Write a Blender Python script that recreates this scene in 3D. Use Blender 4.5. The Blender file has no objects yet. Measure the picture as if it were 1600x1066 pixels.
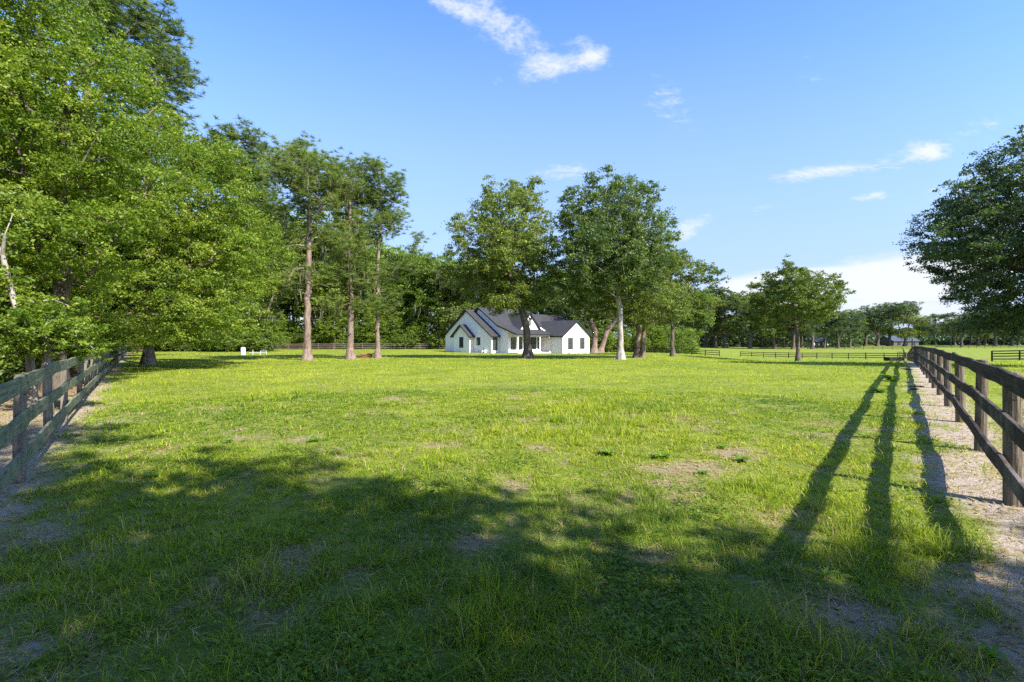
import bpy, math, random
import numpy as np
from mathutils import Vector, Matrix
R = math.radians
rng = np.random.default_rng(7)
random.seed(7)
sc = bpy.context.scene
col = sc.collection
# ------------------------------------------------------------------ camera
CAMH = 1.55; F = 711.0; HX = 800.0; HY = 527.0      # photo pixels (1600 wide)
cam = bpy.data.cameras.new('camera'); co = bpy.data.objects.new('camera', cam); col.objects.link(co)
cam.lens = 16.0; cam.sensor_width = 36.0; cam.clip_start = 0.05; cam.clip_end = 9000
cam.shift_y = -6.0 / 1600
co.location = (0, 0, CAMH); co.rotation_euler = (R(90), 0, 0)
sc.camera = co
# ------------------------------------------------------------------ light
SUN_AZ = 134.0; SUN_EL = 41.0          # clockwise from +Y
SUN_E = 4.6; SKY_E = 0.15; EXPO = 1.33
sun = bpy.data.lights.new('sun', 'SUN'); so = bpy.data.objects.new('sun', sun); col.objects.link(so)
sun.energy = SUN_E; sun.angle = R(0.53); sun.color = (1.0, 0.945, 0.85)
sd = Vector((math.sin(R(SUN_AZ)) * math.cos(R(SUN_EL)), math.cos(R(SUN_AZ)) * math.cos(R(SUN_EL)), math.sin(R(SUN_EL))))
so.rotation_euler = sd.to_track_quat('Z', 'Y').to_euler(); so.location = sd * 60
sc.view_settings.view_transform = 'Standard'; sc.view_settings.look = 'None'
sc.view_settings.exposure = EXPO; sc.view_settings.gamma = 1.0; sc.view_settings.use_curve_mapping = False
cy = sc.cycles
cy.max_bounces = 7; cy.diffuse_bounces = 3; cy.transmission_bounces = 4; cy.glossy_bounces = 2; cy.transparent_max_bounces = 6
cy.use_denoising = False; cy.denoiser = 'OPENIMAGEDENOISE'; cy.denoising_input_passes = 'RGB_ALBEDO_NORMAL'; cy.denoising_prefilter = 'NONE'; sc.render.filter_size = 1.25
cy.sample_clamp_indirect = 2.0
cy.use_adaptive_sampling = True; cy.adaptive_threshold = 0.006

class NT:
    def __init__(s, tree): s.t = tree; s.n = tree.nodes; s.l = tree.links
    def new(s, typ, **kw):
        n = s.n.new(typ)
        for k, v in kw.items(): setattr(n, k, v)
        return n
    def put(s, inp, v):
        if isinstance(v, bpy.types.NodeSocket): s.l.new(v, inp)
        elif v is not None:
            inp.default_value = v
    def math(s, op, a, b=None, c=None, clamp=False):
        n = s.new('ShaderNodeMath', operation=op, use_clamp=clamp)
        s.put(n.inputs[0], a)
        if b is not None: s.put(n.inputs[1], b)
        if c is not None: s.put(n.inputs[2], c)
        return n.outputs[0]
    def smooth(s, v, a, b):
        n = s.new('ShaderNodeMapRange', interpolation_type='SMOOTHSTEP')
        s.put(n.inputs[0], v); n.inputs[1].default_value = a; n.inputs[2].default_value = b
        return n.outputs[0]
    def mix(s, f, a, b, blend='MIX'):
        n = s.new('ShaderNodeMix', data_type='RGBA', blend_type=blend)
        s.put(n.inputs[0], f)
        s.put(n.inputs[6], a if isinstance(a, bpy.types.NodeSocket) else (*a, 1))
        s.put(n.inputs[7], b if isinstance(b, bpy.types.NodeSocket) else (*b, 1))
        return n.outputs[2]
    def noise(s, vec, scale, detail=4, rough=0.55, dist=0.0):
        n = s.new('ShaderNodeTexNoise'); s.put(n.inputs['Vector'], vec)
        n.inputs['Scale'].default_value = scale; n.inputs['Detail'].default_value = detail
        n.inputs['Roughness'].default_value = rough; n.inputs['Distortion'].default_value = dist
        return n.outputs[0]
    def mapping(s, vec, scale=(1, 1, 1), loc=(0, 0, 0), rot=(0, 0, 0)):
        n = s.new('ShaderNodeMapping'); s.put(n.inputs[0], vec)
        n.inputs[1].default_value = loc; n.inputs[2].default_value = rot; n.inputs[3].default_value = scale
        return n.outputs[0]

w = bpy.data.worlds.new('World'); sc.world = w; w.use_nodes = True
N = NT(w.node_tree); N.n.clear()
sky = N.new('ShaderNodeTexSky', sky_type='NISHITA'); sky.sun_disc = False
sky.sun_elevation = R(SUN_EL); sky.sun_rotation = R(SUN_AZ)
sky.air_density = 1.0; sky.dust_density = 0.25; sky.ozone_density = 2.2; sky.altitude = 20
skyc = N.new('ShaderNodeHueSaturation'); N.l.new(sky.outputs[0], skyc.inputs['Color'])
skyc.inputs['Saturation'].default_value = 1.24; skyc.inputs['Value'].default_value = 1.0
tc = N.new('ShaderNodeTexCoord'); sep = N.new('ShaderNodeSeparateXYZ'); N.l.new(tc.outputs['Generated'], sep.inputs[0])
yy = N.math('MAXIMUM', sep.outputs[1], 0.02)
ga = N.math('DIVIDE', sep.outputs[0], yy); gb = N.math('DIVIDE', sep.outputs[2], yy)
comb = N.new('ShaderNodeCombineXYZ'); N.l.new(ga, comb.inputs[0]); N.l.new(gb, comb.inputs[1])
P2 = comb.outputs[0]
def blob(cx, cy_, rx, ry, rot):                       # soft ellipse, sky directions
    a, b = (cx - HX) / F, (HY - cy_) / F; rx /= F; ry /= F
    dx = N.math('SUBTRACT', ga, a); dy = N.math('SUBTRACT', gb, b)
    c, s_ = math.cos(R(rot)), math.sin(R(rot))
    u = N.math('ADD', N.math('MULTIPLY', dx, c / rx), N.math('MULTIPLY', dy, s_ / rx))
    v = N.math('ADD', N.math('MULTIPLY', dx, -s_ / ry), N.math('MULTIPLY', dy, c / ry))
    d = N.math('SQRT', N.math('ADD', N.math('MULTIPLY', u, u), N.math('MULTIPLY', v, v)))
    return N.math('SUBTRACT', 1.0, N.smooth(d, 0.0, 1.25))
n1 = N.noise(N.mapping(P2, (1.0, 1.3, 1), (3.1, 1.7, 0), (0, 0, R(25))), 13.0, 10, 0.62, 0.5)
n1b = N.noise(N.mapping(P2, (1, 1.6, 1), (9.3, 4.1, 0), (0, 0, R(35))), 42.0, 8, 0.7, 0.3)
n2 = N.noise(N.mapping(P2, (1, 5.0, 1), (0.4, 5.3, 0), (0, 0, R(-6))), 5.5, 9, 0.62, 0.6)
n3 = N.noise(N.mapping(P2, (1, 3.2, 1), (7.4, 2.3, 0), (0, 0, R(-12))), 22.0, 9, 0.66, 0.7)
def addm(*xs):
    o = xs[0]
    for x in xs[1:]: o = N.math('ADD', o, x)
    return o
def sc_(x, k): return N.math('MULTIPLY', x, k)
puff = addm(blob(785, 40, 150, 48, -38), blob(862, 105, 90, 26, 14), blob(935, 88, 42, 30, 40), blob(705, 12, 60, 22, -25), sc_(blob(900, 62, 30, 14, 0), .7))
puffm = N.math('MULTIPLY', N.smooth(N.math('ADD', N.math('MULTIPLY', puff, .50), addm(sc_(n1, .85), sc_(n1b, .85))), 1.02, 1.72), 0.95)
wisp = addm(blob(1270, 270, 90, 15, 9), blob(1448, 235, 46, 22, -8), blob(1362, 307, 42, 10, 8), sc_(blob(1390, 255, 130, 20, 12), .55),
            blob(1075, 358, 52, 20, 30), sc_(blob(880, 270, 70, 22, 5), .7), sc_(blob(1045, 160, 80, 44, -50), .5),
            sc_(blob(1480, 290, 130, 16, 30), .45), sc_(blob(1530, 200, 100, 24, 20), .4), sc_(blob(1265, 122, 40, 12, 8), .4), sc_(blob(1190, 325, 60, 10, 8), .4))
wispm = N.math('MULTIPLY', N.smooth(N.math('ADD', sc_(wisp, .5), addm(sc_(n3, .95), sc_(n1b, .45))), 0.80, 1.42), 0.88)
wispm = N.math('MULTIPLY', wispm, N.smooth(wisp, 0.0, 0.4))
bank = addm(blob(1330, 440, 270, 50, 5), blob(1480, 425, 190, 54, 3), sc_(blob(1380, 480, 340, 24, 1), .8), blob(1170, 450, 130, 30, 8), sc_(blob(1480, 500, 220, 20, 0), .5))
bankm = N.math('MULTIPLY', N.smooth(N.math('ADD', sc_(bank, .8), N.math('MULTIPLY', n2, 1.1)), 0.84, 1.50), 0.95)
hz = N.math('MULTIPLY', N.math('SUBTRACT', 1.0, N.smooth(gb, 0.0, 0.85)), 0.88)
cm = N.math('MAXIMUM', N.math('MAXIMUM', puffm, wispm), bankm)
front = N.math('GREATER_THAN', sep.outputs[1], 0.03)
cm = N.math('MULTIPLY', cm, front)
cloudcol = (2.6, 2.7, 2.88)
CLOUD_NODE_MIX = N.mix(cm, N.mix(hz, N.mix(1.0, skyc.outputs[0], (1.14, .95, 1.06), 'MULTIPLY'), (1.22, 1.70, 2.6)), cloudcol)
bg = N.new('ShaderNodeBackground'); N.l.new(CLOUD_NODE_MIX, bg.inputs[0]); bg.inputs[1].default_value = SKY_E
wo = N.new('ShaderNodeOutputWorld'); N.l.new(bg.outputs[0], wo.inputs[0])

# ------------------------------------------------------------------ helpers
def vnoise(x, y, seed=0):                     # smooth value noise, vectorised
    xi = np.floor(x).astype(np.int64); yi = np.floor(y).astype(np.int64)
    fx = x - xi; fy = y - yi
    fx = fx * fx * (3 - 2 * fx); fy = fy * fy * (3 - 2 * fy)
    def h(a, b):
        n = (a * 374761393 + b * 668265263 + seed * 1442695041) & 0xffffffff
        n = ((n ^ (n >> 13)) * 1274126177) & 0xffffffff
        n = (n ^ (n >> 16)) & 0xffffff
        return n / float(0xffffff)
    return (h(xi, yi) * (1 - fx) + h(xi + 1, yi) * fx) * (1 - fy) + (h(xi, yi + 1) * (1 - fx) + h(xi + 1, yi + 1) * fx) * fy
def fbm(x, y, s, seed=0, o=3):
    v = 0; a = 1; t = 0
    for k in range(o):
        v = v + a * vnoise(x * s, y * s, seed + k * 17); t += a; a *= .5; s *= 2.1
    return v / t
def sst(a, b, x):
    t = np.clip((x - a) / (b - a), 0, 1); return t * t * (3 - 2 * t)
KZ = [-50, 12, 25, 40, 72, 110, 160, 9000]; KH = [0, 0, -.2, -.5, -1.05, -2.2, -2.6, -2.6]
KHL = [0, 0, -.2, -.5, -1.05, -1.1, -1.1, -1.1]
def ground(x, y):
    x = np.asarray(x, float); y = np.asarray(y, float)
    r = x / np.maximum(y, 5)
    c = np.interp(y, KZ, KH); l = np.interp(y, KZ, KHL)
    k = sst(-.05, .15, r)
    g = l * (1 - k) + c * k
    e = sst(.25, .6, r) * sst(30, 75, y) * -1.15 * (1 - .6 * sst(100, 180, y))
    d = np.hypot(x, y)
    b = (fbm(x, y, .35, 5) - .5) * .09 * sst(1, 4, d) * (1 - sst(60, 200, d)) + (fbm(x, y, 2.2, 9) - .5) * .03 * (1 - sst(15, 40, d))
    return g + e + b
def gz(x, y): return float(ground(x, y))
def X(px, Z): return (px - HX) / F * Z
def W(px, py, Z): return Vector((X(px, Z), Z, CAMH + (HY - py) / F * Z))

def mesh_np(name, V, faces, mats, attrs=None, fmat=None, smooth=False):
    """faces: list of (n,k) int arrays"""
    me = bpy.data.meshes.new(name)
    V = np.asarray(V, np.float32)
    me.vertices.add(len(V)); me.vertices.foreach_set('co', V.ravel())
    faces = [np.asarray(f, np.int32) for f in faces if len(f)]
    tot = sum(f.size for f in faces); npoly = sum(len(f) for f in faces)
    me.loops.add(tot); me.polygons.add(npoly)
    me.loops.foreach_set('vertex_index', np.concatenate([f.ravel() for f in faces]))
    sizes = np.concatenate([np.full(len(f), f.shape[1], np.int32) for f in faces])
    me.polygons.foreach_set('loop_start', np.concatenate([[0], np.cumsum(sizes)[:-1]]).astype(np.int32))
    me.polygons.foreach_set('loop_total', sizes)
    if fmat is not None: me.polygons.foreach_set('material_index', np.asarray(fmat, np.int32))
    if smooth: me.polygons.foreach_set('use_smooth', np.ones(npoly, bool))
    for m in (mats if isinstance(mats, (list, tuple)) else [mats]): me.materials.append(m)
    for k, a in (attrs or {}).items():
        at = me.attributes.new(k, 'FLOAT', 'POINT'); at.data.foreach_set('value', np.asarray(a, np.float32))
    me.update()
    return me
def link(name, me, parent=None):
    o = bpy.data.objects.new(name, me); col.objects.link(o)
    if parent: o.parent = parent
    return o
def thing(name, label, cat, loc=(0, 0, 0), rotz=0, group=None, scale=1):
    o = bpy.data.objects.new(name, None); col.objects.link(o)
    o.empty_display_size = .2
    o.location = loc; o.rotation_euler = (0, 0, rotz); o.scale = (scale,) * 3
    o['label'] = label; o['category'] = cat
    if group: o['group'] = group
    return o
class MB:                                       # plain mesh builder
    def __init__(s): s.v = []; s.f = []; s.m = []
    def add(s, vs, fs, m=0):
        n = len(s.v); s.v += [tuple(v) for v in vs]; s.f += [tuple(i + n for i in f) for f in fs]; s.m += [m] * len(fs)
    def box(s, a, b, m=0):
        x0, y0, z0 = a; x1, y1, z1 = b
        s.add([(x0, y0, z0), (x1, y0, z0), (x1, y1, z0), (x0, y1, z0), (x0, y0, z1), (x1, y0, z1), (x1, y1, z1), (x0, y1, z1)],
              [(0, 3, 2, 1), (4, 5, 6, 7), (0, 1, 5, 4), (1, 2, 6, 5), (2, 3, 7, 6), (3, 0, 4, 7)], m)
    def prism(s, poly, axis, a, b, m=0):        # poly in the plane across axis
        n = len(poly)
        def p(q, t): return (t, q[0], q[1]) if axis == 'x' else (q[0], t, q[1])
        s.add([p(q, a) for q in poly] + [p(q, b) for q in poly],
              [tuple(range(n)), tuple(range(2 * n - 1, n - 1, -1))] + [(i, i + n, (i + 1) % n + n, (i + 1) % n) for i in range(n)], m)
    def slab(s, c, th, top=0, side=1):          # four corners (eave1, eave2, ridge2, ridge1)
        c = [Vector(q) for q in c]; lo = [q - Vector((0, 0, th)) for q in c]
        n = len(c)
        s.add(c + lo, [tuple(range(n))], top)
        k = len(s.v) - 2 * n
        s.f += [tuple(k + i for i in range(2 * n - 1, n - 1, -1))] + [(k + i, k + i + n, k + (i + 1) % n + n, k + (i + 1) % n) for i in range(n)]
        s.m += [side] * (n + 1)
    def tube(s, pts, rad, sides=8, m=0, cap=True):
        pts = [Vector(p) for p in pts]; rings = []
        for i, p in enumerate(pts):
            d = (pts[min(i + 1, len(pts) - 1)] - pts[max(i - 1, 0)]).normalized()
            a = d.cross(Vector((0.31, 0.9, 0.12))).normalized(); b = d.cross(a)
            r = rad[i] if isinstance(rad, (list, tuple)) else rad
            rings.append([p + (a * math.cos(2 * math.pi * k / sides) + b * math.sin(2 * math.pi * k / sides)) * r for k in range(sides)])
        vs = [v for g in rings for v in g]; fs = []
        for i in range(len(pts) - 1):
            for k in range(sides):
                a0 = i * sides + k; a1 = i * sides + (k + 1) % sides
                fs.append((a0, a1, a1 + sides, a0 + sides))
        if cap: fs += [tuple(range(sides - 1, -1, -1)), tuple(range(len(vs) - sides, len(vs)))]
        s.add(vs, fs, m)
    def build(s, name, mats, parent=None, bevel=0, smooth=False):
        me = bpy.data.meshes.new(name); me.from_pydata(s.v, [], s.f)
        for m in (mats if isinstance(mats, (list, tuple)) else [mats]): me.materials.append(m)
        me.polygons.foreach_set('material_index', s.m)
        if smooth: me.polygons.foreach_set('use_smooth', [True] * len(s.f))
        me.update()
        o = link(name, me, parent)
        if bevel:
            b = o.modifiers.new('bevel', 'BEVEL'); b.width = bevel; b.segments = 2; b.limit_method = 'ANGLE'
        return o

# ------------------------------------------------------------------ materials
def mat(name):
    m = bpy.data.materials.new(name); m.use_nodes = True; t = NT(m.node_tree); t.n.clear()
    return m, t
def finish(t, shader, disp=None):
    o = t.new('ShaderNodeOutputMaterial'); t.l.new(shader, o.inputs[0])
def princ(t, colr, rough=.7, spec=.3, bump=None, bstr=.3, bdist=.02, metal=0):
    p = t.new('ShaderNodeBsdfPrincipled')
    t.put(p.inputs['Base Color'], colr if isinstance(colr, bpy.types.NodeSocket) else (*colr, 1))
    t.put(p.inputs['Roughness'], rough); p.inputs['Specular IOR Level'].default_value = spec; p.inputs['Metallic'].default_value = metal
    if bump is not None:
        b = t.new('ShaderNodeBump'); t.l.new(bump, b.inputs['Height']); b.inputs['Strength'].default_value = bstr; b.inputs['Distance'].default_value = bdist
        t.l.new(b.outputs[0], p.inputs['Normal'])
    return p.outputs[0]
def leafmat(name, dark, mid, light, tr=.35, trk=(1.5, 1.6, .6), spec=.35, rough=.5):
    m, t = mat(name)
    a = t.new('ShaderNodeAttribute'); a.attribute_name = 'tint'
    oi = t.new('ShaderNodeObjectInfo')
    f = t.math('ADD', a.outputs['Fac'], t.math('MULTIPLY', t.math('SUBTRACT', oi.outputs['Random'], .5), .25), clamp=True)
    cr = t.new('ShaderNodeValToRGB'); t.l.new(f, cr.inputs[0])
    e = cr.color_ramp.elements; e[0].color = (*dark, 1); e[1].color = (*light, 1)
    k = e.new(.5); k.color = (*mid, 1)
    p = princ(t, cr.outputs[0], rough, spec)
    tl = t.new('ShaderNodeBsdfTranslucent')
    tcol = t.mix(1.0, cr.outputs[0], trk, 'MULTIPLY'); t.l.new(tcol, tl.inputs[0])
    mx = t.new('ShaderNodeMixShader'); mx.inputs[0].default_value = tr
    t.l.new(p, mx.inputs[1]); t.l.new(tl.outputs[0], mx.inputs[2]); finish(t, mx.outputs[0]); return m
def barkmat(name, a, b, sc1=6, str_=.8):
    m, t = mat(name)
    c = t.new('ShaderNodeTexCoord'); v = t.mapping(c.outputs['Object'], (1, 1, .25))
    n = t.noise(v, sc1, 6, .7, .4); n2 = t.noise(c.outputs['Object'], sc1 * .25, 3)
    cc = t.mix(t.smooth(n, .32, .68), a, b)
    cc = t.mix(t.smooth(n2, .5, .75), cc, tuple((x + y) * .6 for x, y in zip(a, b)))
    finish(t, princ(t, cc, .9, .15, n, str_, .06)); return m
M = {}
M['leaf_bright'] = leafmat('leaf_bright', (.055, .110, .010), (.140, .215, .018), (.290, .340, .045), .42)
M['leaf_oak'] = leafmat('leaf_oak', (.045, .084, .020), (.108, .160, .034), (.205, .260, .055), .33)
M['leaf_olive'] = leafmat('leaf_olive', (.052, .085, .016), (.125, .170, .026), (.230, .275, .045), .35)
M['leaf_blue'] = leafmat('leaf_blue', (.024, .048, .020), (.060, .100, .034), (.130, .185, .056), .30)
M['needle'] = leafmat('pine_needle', (.055, .095, .022), (.130, .185, .034), (.225, .265, .055), .36)
M['leaf_wood'] = leafmat('leaf_wood', (.055, .095, .015), (.130, .195, .026), (.245, .320, .050), .40)
M['moss'] = leafmat('hanging_moss', (.10, .10, .065), (.16, .155, .10), (.23, .22, .15), .3, (1, 1, .9), .1, .9)
M['weed'] = leafmat('weed_leaf', (.08, .16, .016), (.13, .23, .022), (.20, .31, .035), .4)
M['bark_pine'] = barkmat('pine_bark', (.10, .072, .055), (.27, .205, .165), 7)
M['bark_oak'] = barkmat('oak_bark', (.045, .036, .028), (.16, .13, .10), 7)
M['bark_pale'] = barkmat('pale_bark', (.16, .14, .115), (.42, .38, .33), 5)
M['bark_red'] = barkmat('reddish_bark', (.10, .07, .055), (.27, .20, .16), 6)

m, t = mat('house_paint'); c = t.new('ShaderNodeTexCoord')
n = t.noise(c.outputs['Object'], 1.3, 5); n2 = t.noise(c.outputs['Object'], 40, 3)
finish(t, princ(t, t.mix(n, (.80, .775, .76), (.84, .82, .80)), .75, .25, n2, .15, .01)); M['white'] = m
m, t = mat('shingle'); c = t.new('ShaderNodeTexCoord')
br = t.new('ShaderNodeTexBrick'); t.l.new(t.mapping(c.outputs['Object'], (1, 1.0, 1)), br.inputs['Vector'])
br.inputs['Color1'].default_value = (.030, .030, .032, 1); br.inputs['Color2'].default_value = (.052, .052, .055, 1); br.inputs['Mortar'].default_value = (.03, .03, .034, 1)
br.inputs['Scale'].default_value = 1.0; br.inputs['Brick Width'].default_value = .5; br.inputs['Row Height'].default_value = .2; br.inputs['Mortar Size'].default_value = .012
n = t.noise(c.outputs['Object'], 3.0, 6, .7)
finish(t, princ(t, t.mix(t.math('MULTIPLY', n, .5), br.outputs[0], (.065, .065, .066)), .95, .1, n, .3, .02)); M['shingle'] = m
m, t = mat('black_trim'); finish(t, princ(t, (.018, .018, .02), .5, .4)); M['black'] = m
m, t = mat('window_glass'); c = t.new('ShaderNodeTexCoord'); n = t.noise(c.outputs['Object'], .8, 3)
finish(t, princ(t, t.mix(n, (.02, .03, .028), (.06, .075, .07)), .06, .8)); M['glass'] = m
m, t = mat('concrete'); c = t.new('ShaderNodeTexCoord'); n = t.noise(c.outputs['Object'], 4, 5)
finish(t, princ(t, t.mix(n, (.38, .36, .33), (.52, .50, .46)), .9, .2)); M['concrete'] = m

def woodmat(name, cols, green=None, along='x', gr=.5):
    m, t = mat(name); c = t.new('ShaderNodeTexCoord'); oi = t.new('ShaderNodeObjectInfo')
    off = t.new('ShaderNodeVectorMath', operation='ADD'); t.l.new(c.outputs['Object'], off.inputs[0])
    cb = t.new('ShaderNodeCombineXYZ'); t.l.new(t.math('MULTIPLY', oi.outputs['Random'], 50), cb.inputs[0]); t.l.new(t.math('MULTIPLY', oi.outputs['Random'], 23), cb.inputs[2])
    t.l.new(cb.outputs[0], off.inputs[1]); v = off.outputs[0]
    if along == 'x': g = t.noise(t.mapping(v, (1.2, 14, 22)), 2.2, 7, .65, .5)
    else: g = t.noise(t.mapping(v, (16, 16, 1.2)), 2.2, 7, .65, .5)
    big = t.noise(v, 1.1, 4, .6); fine = t.noise(v, 30, 4)
    cc = t.mix(t.smooth(g, .33, .66), cols[0], cols[1])
    cc = t.mix(t.smooth(big, .5, .72), cc, cols[2])
    if green:
        st = t.noise(t.mapping(v, (9, 9, 1.1) if along == 'x' else (5, 5, 1)), 1.3, 5, .6)
        cc = t.mix(t.math('MULTIPLY', t.smooth(st, .36, .60), gr), cc, green)
        dk = t.noise(t.mapping(v, (13, 13, 1.0)), 2.0, 4, .6)
        cc = t.mix(t.math('MULTIPLY', t.smooth(dk, .56, .72), .75), cc, (.02, .025, .022))
    kn = t.new('ShaderNodeTexVoronoi'); t.l.new(t.mapping(v, (1.3, 5, 5)), kn.inputs['Vector']); kn.inputs['Scale'].default_value = 1.0
    cc = t.mix(t.math('MULTIPLY', t.math('SUBTRACT', 1.0, t.smooth(kn.outputs[0], .04, .10)), .8), cc, (.015, .012, .01))
    finish(t, princ(t, cc, .85, .2, t.math('ADD', g, t.math('MULTIPLY', fine, .3)), .9, .012)); return m
M['rail_dark'] = woodmat('weathered_dark_board', ((.013, .010, .009), (.062, .046, .037), (.17, .145, .125)))
M['rail_green'] = woodmat('algae_board', ((.045, .052, .045), (.25, .235, .16), (.26, .24, .16)), (.165, .215, .105), gr=.6)
M['post_round'] = woodmat('weathered_round_post', ((.075, .06, .043), (.22, .18, .13), (.15, .13, .10)), along='z')
M['post_left'] = woodmat('mossy_split_post', ((.10, .085, .07), (.24, .205, .165), (.15, .13, .11)), (.12, .13, .085), along='z', gr=.35)
M['fence_brown'] = woodmat('old_brown_board', ((.07, .05, .04), (.19, .145, .12), (.12, .09, .07)))
M['fence_black'] = woodmat('black_board', ((.014, .013, .013), (.035, .032, .03), (.05, .045, .04)))

# ------------------------------------------------------------------ fence lines
RD = Vector((.65, .76)); RN = Vector((.76, -.65)); R0 = Vector((4.64, 4.19))
LD = Vector((-.6386, .7694)); LN = Vector((.7694, .6386)); L0 = Vector((-5.36, 4.93))
RP0 = R0.x * RN.x + R0.y * RN.y; LP0 = L0.x * LN.x + L0.y * LN.y
def rq(x, y): return x * RN.x + y * RN.y - RP0      # >0 beyond the right fence
def lq(x, y): return x * LN.x + y * LN.y - LP0      # <0 beyond the left fence
SPOTS = [(-2.4, 2.3, .42, .3), (-1.9, 2.75, .28, .22), (2.05, 5.35, .60, .30), (2.9, 6.1, .38, .26), (-.3, 3.4, .2, .15), (1.0, 3.1, .25, .16), (1.9, 2.5, .35, .2),
         (.35, 6.3, .3, .2), (-1.0, 6.5, .35, .2), (.2, 8.5, .4, .2), (2.9, 2.6, .5, .4), (3.2, 8.8, .4, .3), (-3.7, 3.6, .3, .22), (-4.3, 3.0, .5, .35), (.9, 4.4, .3, .18), (4.9, 7.2, .35, .3)]
def dirt(x, y):
    n = fbm(x, y, 1.3, 31, 4); nf = fbm(x, y, 6.0, 37, 3)
    e = (n - .5) * 1.1 + (nf - .5) * .5
    q = rq(x, y); l = lq(x, y)
    d = sst(-.68, -.30, q + e * .9) * (1 - sst(.15, .6, q + e * .8)) * (1 - .55 * sst(30, 60, y))
    far = 1 - .75 * sst(22, 45, np.hypot(x, y))
    d = np.maximum(d, (1 - sst(.05, .55, l + e * .9)))
    p = sst(.62, .78, n * .75 + nf * .35 - .02) * (1 - sst(9, 22, np.hypot(x, y))) * .75
    d = np.maximum(d, p)
    d = np.maximum(d, sst(.50, .72, nf * .7 + n * .35) * .28 * (1 - sst(8, 20, np.hypot(x, y))))
    for (sx, sy, rx, ry) in SPOTS:
        dd = np.hypot((x - sx) / rx, (y - sy) / ry)
        d = np.maximum(d, (1 - sst(.2, 1.9, dd)) * sst(.36, .60, n * .55 + nf * .5) * .95)
    # pads round the pine, mulch colour comes from the litter attribute
    for (px, Z) in ((480, 40.5), (548, 44), (590, 47), (970, 42.5), (825, 45.5)):
        dd = np.hypot(x - X(px, Z), y - Z) + e * .8
        d = np.maximum(d, 1 - sst(.8, 1.6, dd))
    # bare strip before the house
    hd = np.hypot((x - 4) / 24, (y - 70.5) / 1.6) + e * .3
    d = np.maximum(d, (1 - sst(.7, 1.1, hd)) * .9)
    return np.clip(d, 0, 1)
def litter(x, y):
    l = lq(x, y) + (fbm(x, y, .9, 77) - .5) * 1.5
    q = rq(x, y)
    v = .62 * sst(.5, 1.2, l) * (1 - sst(-1.2, -.7, q)) + (1 - sst(-.9, .6, l)) * sst(7, 13, y) + (1 - sst(-3.5, -1.2, l))
    for (px, Z) in ((480, 40.5), (548, 44), (590, 47)):
        v = v + 1 - sst(1, 1.8, np.hypot(x - X(px, Z), y - Z))
    return np.clip(v, 0, 1)

# ------------------------------------------------------------------ ground sheet
m, t = mat('pasture_ground')
c = t.new('ShaderNodeTexCoord'); ov = c.outputs['Object']
ad = t.new('ShaderNodeAttribute'); ad.attribute_name = 'dirt'
al = t.new('ShaderNodeAttribute'); al.attribute_name = 'litter'
na = t.noise(ov, .05, 5, .6); nb = t.noise(ov, .6, 5, .65); ncx = t.noise(ov, 14, 5, .7); nd = t.noise(ov, 70, 4, .7)
gcol = t.mix(t.smooth(nb, .35, .7), (.140, .190, .022), (.270, .315, .034))
gcol = t.mix(t.math('MULTIPLY', t.smooth(na, .45, .7), .5), gcol, (.20, .27, .028))
gcol = t.mix(t.smooth(ncx, .48, .75), gcol, (.17, .135, .065))
gcol = t.mix(t.math('MULTIPLY', t.smooth(nd, .5, .66), .75), gcol, (.045, .06, .018))
soil = t.mix(t.smooth(ncx, .3, .7), (.25, .19, .14), (.42, .345, .265))
soil = t.mix(t.smooth(nd, .45, .65), soil, (.50, .43, .35))
soil = t.mix(t.math('MULTIPLY', t.smooth(t.noise(ov, 160, 3), .56, .66), .6), soil, (.09, .06, .045))
lit = t.mix(t.smooth(nd, .35, .65), (.115, .075, .045), (.31, .215, .125))
soil = t.mix(al.outputs['Fac'], soil, lit)
fin = t.mix(ad.outputs['Fac'], gcol, soil)
finish(t, princ(t, fin, .95, .1, t.math('ADD', ncx, t.math('MULTIPLY', nd, .6)), .8, .03)); M['ground'] = m
nr, na_ = 250, 420
rr = np.concatenate([[0], 0.8 * (1.034 ** np.arange(nr))]); rr = rr[rr < 3200]; rr = np.append(rr, 3500)
aa = np.linspace(0, 2 * np.pi, na_, endpoint=False)
gx = (rr[1:, None] * np.sin(aa)[None]).ravel(); gy = (rr[1:, None] * np.cos(aa)[None]).ravel()
gx = np.concatenate([[0], gx]); gy = np.concatenate([[0], gy])
V = np.stack([gx, gy, ground(gx, gy)], 1)
nrr = len(rr) - 1
i0 = 1 + np.arange(na_); tri = np.stack([np.zeros(na_, int), 1 + (np.arange(na_) + 1) % na_, i0], 1)
ii, jj = np.meshgrid(np.arange(nrr - 1), np.arange(na_), indexing='ij')
q = np.stack([1 + ii * na_ + jj, 1 + ii * na_ + (jj + 1) % na_, 1 + (ii + 1) * na_ + (jj + 1) % na_, 1 + (ii + 1) * na_ + jj], -1).reshape(-1, 4)
go = link('ground', mesh_np('ground', V, [tri, q], M['ground'], {'dirt': dirt(gx, gy), 'litter': litter(gx, gy)}, smooth=True))
go['kind'] = 'structure'

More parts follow.
